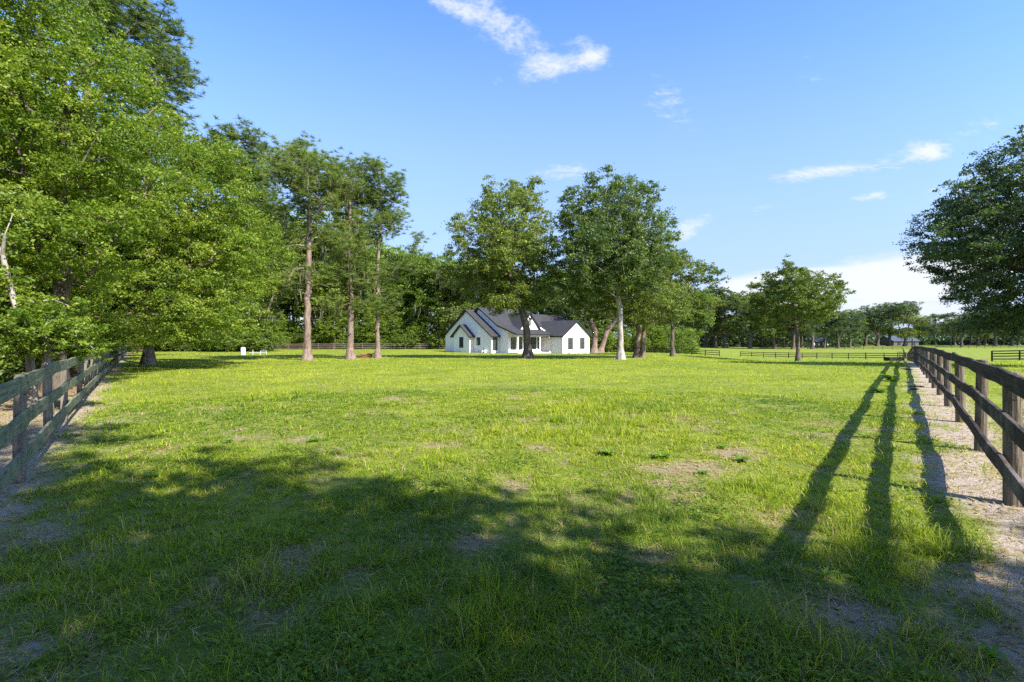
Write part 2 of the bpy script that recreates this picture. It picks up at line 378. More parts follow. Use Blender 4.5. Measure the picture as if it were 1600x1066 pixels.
# ------------------------------------------------------------------ grass
m, t = mat('grass_blade')
a = t.new('ShaderNodeAttribute'); a.attribute_name = 'tint'
cr = t.new('ShaderNodeValToRGB'); t.l.new(a.outputs['Fac'], cr.inputs[0])
e = cr.color_ramp.elements; e[0].color = (.075, .165, .018, 1); e[1].color = (.13, .085, .05, 1)
k = e.new(.45); k.color = (.262, .340, .016, 1)
k = e.new(.78); k.color = (.405, .440, .026, 1)
k = e.new(.86); k.color = (.42, .36, .13, 1)
k = e.new(.94); k.color = (.46, .34, .19, 1)
p = princ(t, cr.outputs[0], .55, .25)
tl = t.new('ShaderNodeBsdfTranslucent'); t.l.new(t.mix(1.0, cr.outputs[0], (1.3, 1.35, .7), 'MULTIPLY'), tl.inputs[0])
mx = t.new('ShaderNodeMixShader'); mx.inputs[0].default_value = .40
t.l.new(p, mx.inputs[1]); t.l.new(tl.outputs[0], mx.inputs[2]); finish(t, mx.outputs[0]); M['grass'] = m

def sample_field(n, r0, r1, pw, half=R(57)):
    """radius density ~ r^(1-pw)"""
    u = rng.random(n); k = 2 - pw
    r = (r0 ** k + u * (r1 ** k - r0 ** k)) ** (1 / k) if abs(k) > 1e-6 else r0 * (r1 / r0) ** u
    th = rng.uniform(-half, half, n)
    return r * np.sin(th), r * np.cos(th), r
TALL = [(-1.0, 5.3, .50), (-.75, 4.9, .45), (.35, 8.4, 1.3), (-5.6, 11.5, .8), (.9, 3.9, .45), (2.7, 4.6, .5), (1.2, 7.2, .8), (2.6, 3.3, .4), (3.1, 3.35, .3), (-.1, 2.6, .4), (-1.6, 3.0, .4), (1.6, 2.3, .5), (-3.0, 3.2, .35), (2.0, 9.6, 1.6), (-.9, 4.3, .4)]
def blades(n, r0, r1, pw, hscale, wmin, wk, segs):
    nb = 9 if segs == 2 else 4
    x, y, r = sample_field(n // nb, r0, r1, pw)
    tr_ = rng.normal(0, .10, len(x)); tp_ = rng.lognormal(0, .35, len(x))
    x, y, r, tr_, tp_ = [np.repeat(q_, nb) for q_ in (x, y, r, tr_, tp_)]; n = len(x)
    oth = rng.uniform(0, 2 * np.pi, n); orr = np.abs(rng.normal(0, .014 + .0022 * r, n)); x = x + orr * np.cos(oth); y = y + orr * np.sin(oth)
    d = dirt(x, y); cl = fbm(x, y, 3.2, 51, 2); keep = rng.random(n) < np.clip(1.08 - d * 1.0, 0.06, 1) * (.22 + .95 * sst(.25, .58, cl))
    hh = np.hypot((x + 40), 0) * 0
    # nothing inside the house footprint
    hx = (x + 3.36) * .743 + (y - 74) * .669; hy = -(x + 3.36) * .669 + (y - 74) * .743
    keep &= ~((hx > -1.2) & (hx < 23) & (hy > -8) & (hy < 14))
    x, y, r, d, tr_, tp_, oth = [q_[keep] for q_ in (x, y, r, d, tr_, tp_, oth)]; n = len(x)
    z = ground(x, y)
    big = fbm(x, y, .8, 61, 3); fine = fbm(x, y, 5.0, 66, 2)
    h = hscale * (.35 + .9 * big + .6 * (fine > .58) * fine) * rng.uniform(.5, 1.25, n) * tp_
    lean = rng.uniform(.3, 2.6, n)
    tl = np.zeros(n)
    for (tx, ty, tr) in TALL:
        tl = np.maximum(tl, np.exp(-((x - tx) ** 2 + (y - ty) ** 2) / (tr * tr)))
    h = h * (1 + 1.6 * tl * rng.random(n)); lean = lean * (1 - .55 * tl); h = np.minimum(h, .24)
    wdt = np.maximum(wmin, wk * r) * rng.uniform(.6, 1.3, n) * (1 + .0 * tl)
    th = oth + rng.normal(0, .6, n); ph = th + np.pi / 2 + rng.normal(0, .5, n)
    dx, dy = np.cos(th), np.sin(th); sx, sy = np.cos(ph), np.sin(ph)
    P = np.stack([x, y, z - .005], 1); S = np.stack([sx, sy, np.zeros(n)], 1) * (wdt / 2)[:, None]
    L = h[:, None] * np.stack([dx * lean, dy * lean, np.ones(n)], 1) / np.sqrt(1 + lean ** 2)[:, None] * 1.0
    zone = fbm(x, y, .28, 91, 3)
    tint = np.clip(.10 + .52 * big * .9 + .75 * (zone - .45) + rng.normal(0, .11, n) + tr_ + .14 * sst(8, 20, r), 0, .80)
    dead = rng.random(n) < (.07 + .40 * d) * np.where(r > 12, .5, 1)
    tint = np.where(dead, rng.uniform(.84, .97, n), tint)
    if segs == 2:
        mid = P + L * .55 + np.array([0, 0, 1.0]) * (h * .10)[:, None]
        tip = P + L + np.stack([dx, dy, -.35 * np.ones(n)], 1) * (h * .25 * lean)[:, None]
        tip[:, 2] = np.maximum(tip[:, 2], z + .006)
        V = np.stack([P - S, P + S, mid + S * .8, mid - S * .8, tip], 1).reshape(-1, 3)
        b = np.arange(n) * 5
        Fc = np.concatenate([np.stack([b, b + 1, b + 2], 1), np.stack([b, b + 2, b + 3], 1), np.stack([b + 3, b + 2, b + 4], 1)])
        return V, Fc, np.repeat(tint, 5)
    V = np.stack([P - S, P + S, P + L], 1).reshape(-1, 3); b = np.arange(n) * 3
    return V, np.stack([b, b + 1, b + 2], 1), np.repeat(tint, 3)
parts = [blades(620000, 1.5, 14, 1.70, .055, .0044, .0012, 2), blades(330000, 10, 45, 1.9, .075, .006, .00105, 1), blades(130000, 40, 130, 1.9, .13, .02, .0010, 1)]
Vs, Fs, Ts, off = [], [], [], 0
for v, f, tt in parts:
    Vs.append(v); Fs.append(f + off); Ts.append(tt); off += len(v)
# small round clover leaflets lying between the blades
n = 70000; x, y, r = sample_field(n, 1.6, 11, 1.7)
k = (fbm(x, y, 1.1, 121, 3) > .56) & (rng.random(n) > dirt(x, y)); x, y, r = x[k], y[k], r[k]; n = len(x)
s = rng.uniform(.007, .016, n) + .0006 * r; th = rng.uniform(0, 6.28, n); z = ground(x, y) + rng.uniform(.01, .06, n)
T = np.stack([np.cos(th), np.sin(th), rng.uniform(-.4, .4, n)], 1); B = np.stack([-np.sin(th), np.cos(th), rng.uniform(-.4, .4, n)], 1)
P = np.stack([x, y, z], 1)
V = np.stack([P - T * s[:, None], P - B * s[:, None] * .8, P + T * s[:, None], P + B * s[:, None] * .8], 1).reshape(-1, 3); b = np.arange(n) * 4 + off
quads = np.stack([b, b + 1, b + 2, b + 3], 1); Vs.append(V); Ts.append(np.repeat(rng.uniform(.02, .35, n), 4))
# straw, twigs and dead blades lying flat on the bare soil
off = off + 4 * n
n = 150000; x, y, r = sample_field(n, 1.5, 24, 1.75)
k = rng.random(n) < dirt(x, y) * .42 + .04; x, y, r = x[k], y[k], r[k]; n = len(x)
s = rng.uniform(.015, .055, n)[:, None] * (1 + .04 * r)[:, None]; th = rng.uniform(0, 6.28, n); wd2 = (rng.uniform(.0015, .0035, n) + .0006 * r)[:, None]
T = np.stack([np.cos(th), np.sin(th), rng.uniform(-.2, .3, n)], 1); B = np.stack([-np.sin(th), np.cos(th), rng.uniform(-.5, .5, n)], 1)
P = np.stack([x, y, ground(x, y) + rng.uniform(.003, .018, n)], 1)
Vs.append(np.stack([P - T * s, P - B * wd2, P + T * s, P + B * wd2], 1).reshape(-1, 3)); b = np.arange(n) * 4 + off
quads = np.concatenate([quads, np.stack([b, b + 1, b + 2, b + 3], 1)]); Ts.append(np.repeat(rng.uniform(.85, .985, n), 4))
gr = link('grass', mesh_np('grass', np.concatenate(Vs), [np.concatenate(Fs), quads], M['grass'], {'tint': np.concatenate(Ts)}))
gr['kind'] = 'stuff'

# ------------------------------------------------------------------ trees
def lobe(px, py, Z, rx, ry, dz=0):
    s = Z / F
    return (X(px, Z), Z + dz, CAMH + (HY - py) * s, rx * s, rx * s, ry * s)
def sample_lobes(lobes, m, seed, shell=.45):
    g = np.random.default_rng(seed)
    vol = np.array([l[3] * l[4] * l[5] for l in lobes]) ** .75; pr = vol / vol.sum()
    pts = []
    for _ in range(m):
        best = None; bd = -1
        for _c in range(5):
            l = lobes[g.choice(len(lobes), p=pr)]
            d = g.normal(size=3); d /= np.linalg.norm(d); r = g.random() ** shell
            p = np.array(l[:3]) + d * r * np.array(l[3:])
            if not pts: best = p; break
            dd = np.min(np.sum((np.array(pts) - p) ** 2, 1))
            if dd > bd: bd = dd; best = p
        pts.append(best)
    return np.array(pts)
def skeleton(trunks, att, seed, wander=.10, up=.15):
    """trunks: list of polylines [(x,y,z)...]; att: points.  returns nodes, parent, count"""
    g = np.random.default_rng(seed)
    nodes = []; par = []; plen = []
    for tk in trunks:
        prev = tk[0] if not isinstance(tk[0], int) else None
        start = -1 if not nodes or not isinstance(tk[0], int) else tk[0]
        for i, p in enumerate(tk):
            if isinstance(p, int): last = p; continue
            if i == 0 and not isinstance(p, int): nodes.append(np.array(p, float)); par.append(-1); plen.append(0); last = len(nodes) - 1; continue
            a = nodes[last]; b = np.array(p, float); k = max(1, int(np.linalg.norm(b - a) / .8))
            for j in range(1, k + 1):
                q = a + (b - a) * j / k + (g.normal(size=3) * .04 if j < k else 0)
                nodes.append(q); par.append(last); plen.append(plen[last] + np.linalg.norm(b - a) / k); last = len(nodes) - 1
    ntrunk = len(nodes)
    zc = nodes[0][2]
    ref = np.array(nodes[-1])
    dist0 = np.array([min(np.linalg.norm(np.array(nodes[:ntrunk]) - p, axis=1)) for p in att])
    order = np.argsort(dist0)
    tips = []
    A = np.zeros((len(nodes) + len(att) * 12, 3)); A[:len(nodes)] = nodes; PL = np.zeros(len(A)); PL[:len(nodes)] = plen; cnt = len(nodes)
    zmin = min(t_[1][2] if len(t_) > 1 and not isinstance(t_[1], int) else 0 for t_ in trunks)
    allow0 = np.ones(len(A), bool)
    h0 = nodes[0][2]; htop = max(n_[2] for n_ in nodes)
    for i in range(ntrunk):
        if A[i][2] < h0 + .42 * (htop - h0): allow0[i] = False
    for idx in order:
        p = att[idx]; d = p - A[:cnt]; dl = np.linalg.norm(d, axis=1)
        cost = dl * (1 + .35 * (d[:, 2] < -.3 * dl)) + .22 * PL[:cnt] + 1e3 * (~allow0[:cnt])
        j = int(np.argmin(cost)); a = A[j].copy(); L = dl[j]
        k = max(1, int(L / .7)); bend = g.normal(size=3) * wander * L; bend[2] += up * L
        last = j
        for q in range(1, k + 1):
            if cnt >= len(A) - 1: break
            s = q / k; pt = a + (p - a) * s + bend * (s * (1 - s))
            A[cnt] = pt; par.append(last); PL[cnt] = PL[last] + L / k; last = cnt; cnt += 1
        tips.append(last)
    A = A[:cnt]; par = np.array(par[:cnt]); c = np.zeros(cnt)
    for t_ in tips: c[t_] += 1
    for i in range(cnt - 1, 0, -1):
        if par[i] >= 0: c[par[i]] += c[i]
    return A, par, c, ntrunk
def limbs_mesh(A, par, c, ntrunk, rbase, rtip, sides=7, flare=1.9, minr=.0, name='trunk', m=None):
    c = np.maximum(c, .3)
    ex = math.log(rbase / rtip) / math.log(max(c[0], c.max(), 3))
    rad = rtip * np.maximum(c, 1) ** ex
    # trunk nodes taper with height even without branches
    h0 = A[0, 2]
    for i in range(ntrunk):
        f = 1 + (flare - 1) * math.exp(-(A[i, 2] - h0) / .45); rad[i] *= f * (1 - .012 * (A[i, 2] - h0))
    e = np.array([i for i in range(len(A)) if par[i] >= 0 and rad[i] >= minr])
    p0 = A[par[e]]; p1 = A[e]; r0 = np.minimum(rad[par[e]], rad[e] * 1.35); r1 = rad[e]
    tr = (e < ntrunk); r0[tr] = rad[par[e]][tr]
    d = p1 - p0; L = np.linalg.norm(d, axis=1, keepdims=True) + 1e-9; d /= L
    p1 = p1 + d * (r1 * .35)[:, None]
    ref = np.where(np.abs(d[:, 2:3]) < .9, np.array([[0, 0, 1.0]]), np.array([[1.0, 0, 0]]))
    u = np.cross(d, ref); u /= np.linalg.norm(u, axis=1, keepdims=True); v = np.cross(d, u)
    an = np.arange(sides) * 2 * np.pi / sides; cs = np.cos(an)[None, :, None]; sn = np.sin(an)[None, :, None]
    ring = u[:, None] * cs + v[:, None] * sn
    V = np.concatenate([p0[:, None] + ring * r0[:, None, None], p1[:, None] + ring * r1[:, None, None]], 1).reshape(-1, 3)
    b = (np.arange(len(e)) * 2 * sides)[:, None]; k = np.arange(sides)[None]; k2 = (k + 1) % sides
    Q = np.stack([b + k, b + k2, b + k2 + sides, b + k + sides], -1).reshape(-1, 4)
    return mesh_np(name, V, [Q], m, smooth=True), rad
def orient(n, g, upb=.5):
    nn = g.normal(size=(n, 3)); nn[:, 2] = np.abs(nn[:, 2]) + upb; nn /= np.linalg.norm(nn, axis=1, keepdims=True)
    t0 = g.normal(size=(n, 3)); t0 -= nn * np.sum(t0 * nn, 1, keepdims=True); t0 /= np.linalg.norm(t0, axis=1, keepdims=True) + 1e-9
    return nn, t0, np.cross(nn, t0)
def leaves_mesh(cent, rc, sub, per, size, seed, flat=.6, m=None, asp=.5, name='crown', upb=.5, droop=0, tight=.18):
    g = np.random.default_rng(seed); n0 = len(cent)
    d = g.normal(size=(n0, sub, 3)); d /= np.linalg.norm(d, axis=2, keepdims=True)
    rcs = rc * g.uniform(.65, 1.25, (n0, 1, 1))
    sc1 = cent[:, None] + d * rcs * g.random((n0, sub, 1)) ** .5 * np.array([1, 1, flat])
    sc1 = sc1.reshape(-1, 3); ct = np.repeat(g.normal(0, .12, n0), sub) + g.normal(0, .12, n0 * sub)
    ns = len(sc1); k = g.normal(size=(ns, per, 3)) * rc * tight * g.uniform(.5, 1.5, (ns, 1, 1)) * np.array([1, 1, flat * .75])
    P = (sc1[:, None] + k).reshape(-1, 3); n = len(P)
    P[:, 2] -= droop * g.random(n)
    nn, tt, bb = orient(n, g, upb); s = size * g.uniform(.6, 1.3, n)[:, None]
    V = np.stack([P - tt * s * .5, P - bb * s * .5 * asp + nn * s * .06, P + tt * s * .5, P + bb * s * .5 * asp + nn * s * .06], 1).reshape(-1, 3)
    tint = np.clip(.48 + np.repeat(ct, per) + g.normal(0, .14, n), 0, 1)
    b = np.arange(n) * 4
    return mesh_np(name, V, [np.stack([b, b + 1, b + 2, b + 3], 1)], m, {'tint': np.repeat(tint, 4)})
def needles_mesh(cent, rc, tufts, per, ln, wd, seed, m=None, name='crown', flat=.45):
    g = np.random.default_rng(seed); n0 = len(cent)
    tp = (cent[:, None] + g.normal(size=(n0, tufts, 3)) * rc * np.array([.55, .55, .55 * flat])).reshape(-1, 3); nt = len(tp)
    ct = np.repeat(g.normal(0, .13, nt) + np.repeat(g.normal(0, .08, n0), tufts), per)
    d = g.normal(size=(nt, per, 3)); d[..., 2] = np.abs(d[..., 2]) * .9 - .15; d /= np.linalg.norm(d, axis=2, keepdims=True); d = d.reshape(-1, 3)
    P = np.repeat(tp, per, 0); n = len(P); L = ln * g.uniform(.6, 1.2, n)[:, None]
    s = np.cross(d, g.normal(size=(n, 3))); s /= np.linalg.norm(s, axis=1, keepdims=True); s *= wd
    tip = P + d * L; tip[:, 2] -= .12 * L[:, 0]
    V = np.stack([P + d * L * .08 - s, P + d * L * .08 + s, tip + s * .3, tip - s * .3], 1).reshape(-1, 3)
    tint = np.clip(.48 + ct + g.normal(0, .10, n), 0, 1); b = np.arange(n) * 4
    return mesh_np(name, V, [np.stack([b, b + 1, b + 2, b + 3], 1)], m, {'tint': np.repeat(tint, 4)})
def moss_mesh(cent, per, ln, wd, seed):
    g = np.random.default_rng(seed); n0 = len(cent)
    c0 = np.repeat(cent, per, 0) + g.normal(size=(n0 * per, 3)) * np.array([.35, .35, .15])
    n = len(c0); L = ln * g.uniform(.3, 1.2, n); ph = g.uniform(0, 6.28, n); w_ = wd * g.uniform(.5, 1.4, n)
    V = []; S = np.stack([np.cos(ph), np.sin(ph), np.zeros(n)], 1)
    for k, (tt, ww) in enumerate(((0, .5), (.35, 1), (.7, .7), (1, .08))):
        p = c0 + np.stack([g.normal(0, .05, n), g.normal(0, .05, n), -L * tt], 1)
        V += [p - S * (w_ * ww)[:, None], p + S * (w_ * ww)[:, None]]
    V = np.stack(V, 1).reshape(-1, 3); b = np.arange(n) * 8
    Q = np.concatenate([np.stack([b + 2 * k, b + 2 * k + 1, b + 2 * k + 3, b + 2 * k + 2], 1) for k in range(3)])
    return mesh_np('spanish_moss', V, [Q], M['moss'], {'tint': np.repeat(np.clip(g.normal(.5, .2, n), 0, 1), 8)})

def tree(name, label, cat, base, trunks, lobes, M_, seed, leaf, bark, rb=.3, rt=.018, rc=.8, sub=6, per=22, size=.13, flat=.6, needle=False, moss=0, group=None,
         shell=.45, ln=.28, wd=.011, sides=8, upb=.5, mossln=1.1, asp=.5, wander=.10):
    upb = .12; flat = flat if needle else min(1.0, flat * 1.3)
    """world coordinates in; parts made relative to the base"""
    B = np.array(base, float)
    att = sample_lobes(lobes, M_, seed, shell) - B
    tks = [[(tuple(np.array(p) - B) if not isinstance(p, int) else p) for p in tk] for tk in trunks]
    A, par, c, nt = skeleton(tks, att, seed, wander)
    root = thing(name, label, cat, tuple(B), 0, group)
    tm, rad = limbs_mesh(A, par, c, nt, rb, rt, sides, m=M[bark])
    link('trunk', tm, root)
    extra = A[(rad < rt * 2.6)]; extra = extra[rng.random(len(extra)) < .35]
    cent = np.concatenate([att, extra]) if len(extra) else att
    if needle: cm_ = needles_mesh(cent, rc, sub, per, ln, wd, seed, M[leaf], flat=flat)
    else: cm_ = leaves_mesh(cent, rc, sub, per, size, seed, flat, M[leaf], asp, upb=upb, tight=.135 if leaf == 'leaf_bright' else .18)
    link('crown', cm_, root)
    if moss:
        g = np.random.default_rng(seed + 5); low = A[(rad < rb * .5) & (A[:, 2] > 1.8)]
        low = low[g.permutation(len(low))[:moss]]
        if len(low): link('spanish_moss', moss_mesh(low, 7, mossln, .035, seed), root)['kind'] = 'stuff'
    return root
def base_at(px, Z): x = X(px, Z); return (x, Z, gz(x, Z) - .03)

# ---- field oaks
Z = 45.5; b = base_at(825, Z)
tree('oak_tree', 'broad oak with a dark forked trunk in front of the white house', 'tree', b,
     [[b, W(823, 515, Z), W(814, 480, Z), W(800, 440, Z), W(785, 390, Z)], [5, W(830, 500, Z), W(832, 460, Z + .4), W(838, 400, Z + 1)]],
     [lobe(790, 335, Z, 60, 50), lobe(820, 305, Z, 38, 32, 1), lobe(735, 385, Z, 42, 45, -1), lobe(842, 400, Z, 36, 80, 1.5), lobe(760, 430, Z, 60, 38, 2), lobe(790, 390, Z, 60, 50, -2.5), lobe(725, 430, Z, 36, 28, 0), lobe(800, 465, Z, 62, 26, 1), lobe(785, 390, Z, 60, 55, 3.5)],
     340, 11, 'leaf_olive', 'bark_oak', .36, .018, .95, 7, 30, .20, .6, moss=12)
Z = 42.5; b = base_at(970, Z)
tree('oak_tree', 'tall oak with a straight pale trunk, right of the white house', 'tree', b,
     [[b, W(969, 500, Z), W(966, 450, Z), W(962, 400, Z), W(958, 340, Z)]],
     [lobe(900, 335, Z, 36, 50, 0), lobe(960, 320, Z, 58, 50, 0), lobe(1010, 320, Z, 34, 44, 1), lobe(1030, 375, Z, 26, 50, 0), lobe(930, 400, Z, 60, 55, -2), lobe(990, 400, Z, 55, 60, -2), lobe(960, 370, Z, 70, 60, 3), lobe(885, 410, Z, 36, 60, 1), lobe(950, 440, Z, 75, 30, 0)],
     380, 12, 'leaf_oak', 'bark_pale', .27, .018, .95, 7, 30, .20, .6, moss=16)
Z = 48.5; b = base_at(1003, Z); b2 = (b[0] - .55, b[1] + .2, b[2])
tree('oak_tree', 'lower oak on twin dark stems just behind the pale trunked oak', 'tree', b,
     [[b, W(1006, 520, Z), W(1006, 480, Z), W(1010, 440, Z)], [b2, W(998, 520, Z), W(992, 480, Z), W(975, 440, Z)]],
     [lobe(985, 450, Z, 60, 40, 1), lobe(1030, 455, Z, 45, 42, 0), lobe(930, 462, Z, 45, 36, 1), lobe(1010, 480, Z, 60, 30, -1), lobe(1050, 480, Z, 32, 28, 0), lobe(990, 430, Z, 60, 40, -2)],
     200, 13, 'leaf_olive', 'bark_red', .25, .018, .95, 7, 28, .20, .55, moss=26)
Z = 62; b = base_at(1051, Z)
tree('oak_tree', 'slim trunked oak with limbs reaching right towards the far wood', 'tree', b,
     [[b, W(1051, 510, Z), W(1049, 470, Z), W(1050, 430, Z)], [6, W(1075, 450, Z), W(1105, 440, Z), W(1122, 436, Z)]],
     [lobe(1050, 420, Z, 42, 26, 0), lobe(1085, 425, Z, 32, 18, 0), lobe(1115, 430, Z, 18, 12, 0), lobe(1040, 470, Z, 45, 35, 0), lobe(1078, 465, Z, 22, 26, 1), lobe(1050, 440, Z, 40, 30, 3)],
     130, 14, 'leaf_olive', 'bark_oak', .27, .018, .95, 7, 26, .24, .55, moss=14)
Z = 92; b = base_at(928, Z); b2 = (b[0] + 1.2, b[1], b[2])
tree('oak_tree', 'old oak with a leaning red brown double trunk behind the right end of the house', 'tree', b,
     [[b, W(930, 520, Z), W(922, 500, Z), W(905, 470, Z)], [b2, W(948, 518, Z), W(965, 495, Z), W(980, 470, Z)]],
     [lobe(900, 455, Z, 45, 34, 0), lobe(950, 445, Z, 45, 38, 0), lobe(990, 460, Z, 40, 34, 0), lobe(870, 470, Z, 34, 30, 2), lobe(930, 470, Z, 60, 26, -3)],
     190, 15, 'leaf_olive', 'bark_red', .62, .03, 1.3, 6, 18, .32, .55, moss=60, mossln=2.0)
Z = 63; b = base_at(1247, Z)
tree('oak_tree', 'round crowned young oak alone on the open grass before the cross fence', 'tree', b,
     [[b, W(1247, 530, Z), W(1244, 512, Z), W(1240, 470, Z)]],
     [lobe(1240, 450, Z, 46, 36, 0), lobe(1235, 425, Z, 22, 18, 0), lobe(1205, 470, Z, 34, 34, 0), lobe(1280, 465, Z, 30, 36, 0), lobe(1240, 490, Z, 62, 22, 0), lobe(1240, 460, Z, 50, 40, 3), lobe(1240, 465, Z, 50, 35, -3.5)],
     230, 16, 'leaf_olive', 'bark_oak', .24, .016, .95, 7, 28, .23, .55)
# ---- field pines
def pine(label, px, Z, top, lobes, seed, rb, lean=0, extra=(), moss=10, M_=120, bark='bark_pine', name='pine_tree', dead=0):
    b = base_at(px, Z)
    tk = [b, W(px, HY, Z), W(px + lean * .4, (HY + top) / 2, Z), W(px + lean, top + 25, Z)]
    tks = [tk] + [[k] + e for k, e in extra]
    return tree(name, label, 'tree', b, tks, [lobe(l[0], l[1], Z, l[2] * .88, l[3] * .8, l[4] if len(l) > 4 else 0) for l in lobes], M_, seed, 'needle', bark, rb * .84, .018, .85, 12, 30, needle=True, ln=.36, wd=.018, flat=.75, moss=moss, shell=.5)
pine('tall spreading pine, the leftmost of the three on the lawn left of the house', 480, 40.5, 215,
     [(480, 262, 62, 38), (430, 275, 34, 30, 1), (530, 285, 40, 36, 0), (470, 240, 40, 22, 0), (405, 250, 26, 14, 0), (455, 330, 55, 30, 1), (510, 330, 36, 30, -1), (420, 425, 45, 20, 0), (500, 425, 24, 18, 0), (430, 440, 56, 34, 0), (400, 480, 44, 28, 0), (440, 385, 44, 30, 0), (520, 370, 38, 30, 0), (480, 290, 60, 40, 3), (480, 290, 60, 40, -3)], 21, .36, 6, moss=50, M_=185)
pine('middle pine of the three on the lawn, its trunk wrapped in vines and shaggy growth', 548, 44, 245,
     [(548, 285, 38, 34), (575, 262, 26, 22), (520, 300, 28, 26), (550, 340, 34, 30, 1), (535, 400, 26, 30, 0), (560, 440, 24, 26, 0), (575, 480, 20, 14), (548, 380, 28, 60, 0), (548, 425, 38, 44, 0), (530, 475, 28, 28, 0), (545, 300, 40, 35, 2.5)], 22, .36, -2, moss=50, M_=135)
pine('slender pine at the right of the three, nearest to the house', 590, 47, 262,
     [(605, 290, 32, 24), (585, 310, 28, 22), (625, 345, 20, 14), (648, 370, 14, 8), (600, 350, 34, 20, 0), (575, 365, 26, 18, 0), (600, 320, 30, 26, 2), (620, 425, 34, 18, 0), (575, 440, 22, 20, 0), (592, 470, 34, 30), (638, 418, 26, 9)], 23, .28, 4, moss=20, M_=100)
# ---- left trees by the fence
pine('tall pine whose feathery boughs top the broadleaf trees at upper left', 138, 30, -60,
     [(200, 40, 60, 50), (255, 85, 48, 26), (285, 120, 24, 16), (225, 150, 50, 34), (270, 195, 30, 18), (150, 60, 60, 60), (120, 0, 60, 40), (240, 20, 40, 40), (200, 100, 60, 60, 2), (230, 210, 40, 24)], 24, .38, 0, moss=0, M_=130)
pine('pine half hidden behind the broadleaf trees, its top left of the spreading pine', 232, 31, 195,
     [(350, 225, 30, 24), (390, 225, 22, 18), (330, 260, 40, 30), (380, 280, 40, 34), (400, 320, 30, 30), (360, 350, 50, 40)], 25, .32, 0, moss=10, M_=120)
Z = 13.5; b = base_at(85, Z)
tree('broadleaf_tree', 'bright green broadleaf tree towering over the near end of the left fence', 'tree', b,
     [[b, W(88, 500, Z), W(100, 430, Z), W(92, 330, Z), W(100, 200, Z)], [4, W(140, 430, Z - .5), W(190, 360, Z - .5), W(230, 300, Z)], [6, W(40, 330, Z - 1), W(0, 230, Z - 1)]],
     [lobe(90, 60, Z, 95, 85), lobe(20, 150, Z, 90, 120, -1), lobe(170, 130, Z, 70, 80), lobe(120, 220, Z, 110, 90, -1), lobe(200, 270, Z, 70, 70, -.5), lobe(60, 320, Z, 120, 80, -1.5), lobe(160, 380, Z, 90, 50, -1), lobe(-60, 250, Z, 90, 160, 0), lobe(80, 420, Z, 90, 40, 0), lobe(100, 200, Z, 110, 130, 2)],
     370, 31, 'leaf_bright', 'bark_oak', .21, .009, .66, 10, 32, .095, .55, wander=.14, asp=.45)
Z = 25; b = base_at(146, Z)
tree('broadleaf_tree', 'spreading green tree overhanging the grass, right end of the left thicket', 'tree', b,
     [[b, W(160, 500, Z), W(195, 430, Z), W(240, 340, Z), W(275, 270, Z)], [4, W(260, 440, Z - 1), W(330, 410, Z - 1), W(380, 390, Z - 1)]],
     [lobe(270, 240, Z, 70, 45), lobe(330, 265, Z, 50, 50), lobe(350, 330, Z, 55, 60), lobe(290, 320, Z, 80, 70, -1), lobe(230, 360, Z, 80, 70, -1), lobe(325, 410, Z, 76, 55, 0), lobe(370, 395, Z, 34, 42, 0), lobe(270, 450, Z, 80, 50, 0), lobe(300, 370, Z, 90, 90, 3), lobe(350, 460, Z, 50, 34, 0), lobe(250, 510, Z, 60, 24, 1), lobe(330, 485, Z, 80, 36, -1), lobe(240, 500, Z, 80, 34, -2), lobe(350, 500, Z, 36, 20, 0), lobe(300, 520, Z, 60, 20, -1)],
     380, 32, 'leaf_bright', 'bark_oak', .26, .012, .95, 9, 34, .14, .55, wander=.14, asp=.45)
Z = 9.6; b = base_at(52, Z)
tree('sapling', 'pale lichened leaning sapling at the left edge, right behind the fence rails', 'tree', b,
     [[b, W(45, 530, Z), W(22, 470, Z), W(4, 400, Z), W(-20, 330, Z)]],
     [lobe(-30, 330, Z, 60, 60), lobe(60, 480, Z, 40, 20), lobe(0, 440, Z, 40, 20)], 45, 33, 'leaf_bright', 'bark_pale', .055, .008, .4, 6, 22, .08, .5)
Z = 9.0; b = base_at(75, Z)
tree('bush', 'bright leafy bush leaning over the near end of the left fence', 'bush', b,
     [[b, W(75, 545, Z), W(70, 520, Z)]],
     [lobe(60, 510, Z, 46, 26), lobe(100, 520, Z, 46, 28), lobe(35, 530, Z, 40, 26), lobe(85, 545, Z, 45, 18, .3), lobe(50, 495, Z, 26, 18)], 75, 34, 'leaf_bright', 'bark_pale', .05, .006, .28, 6, 24, .07, .55)

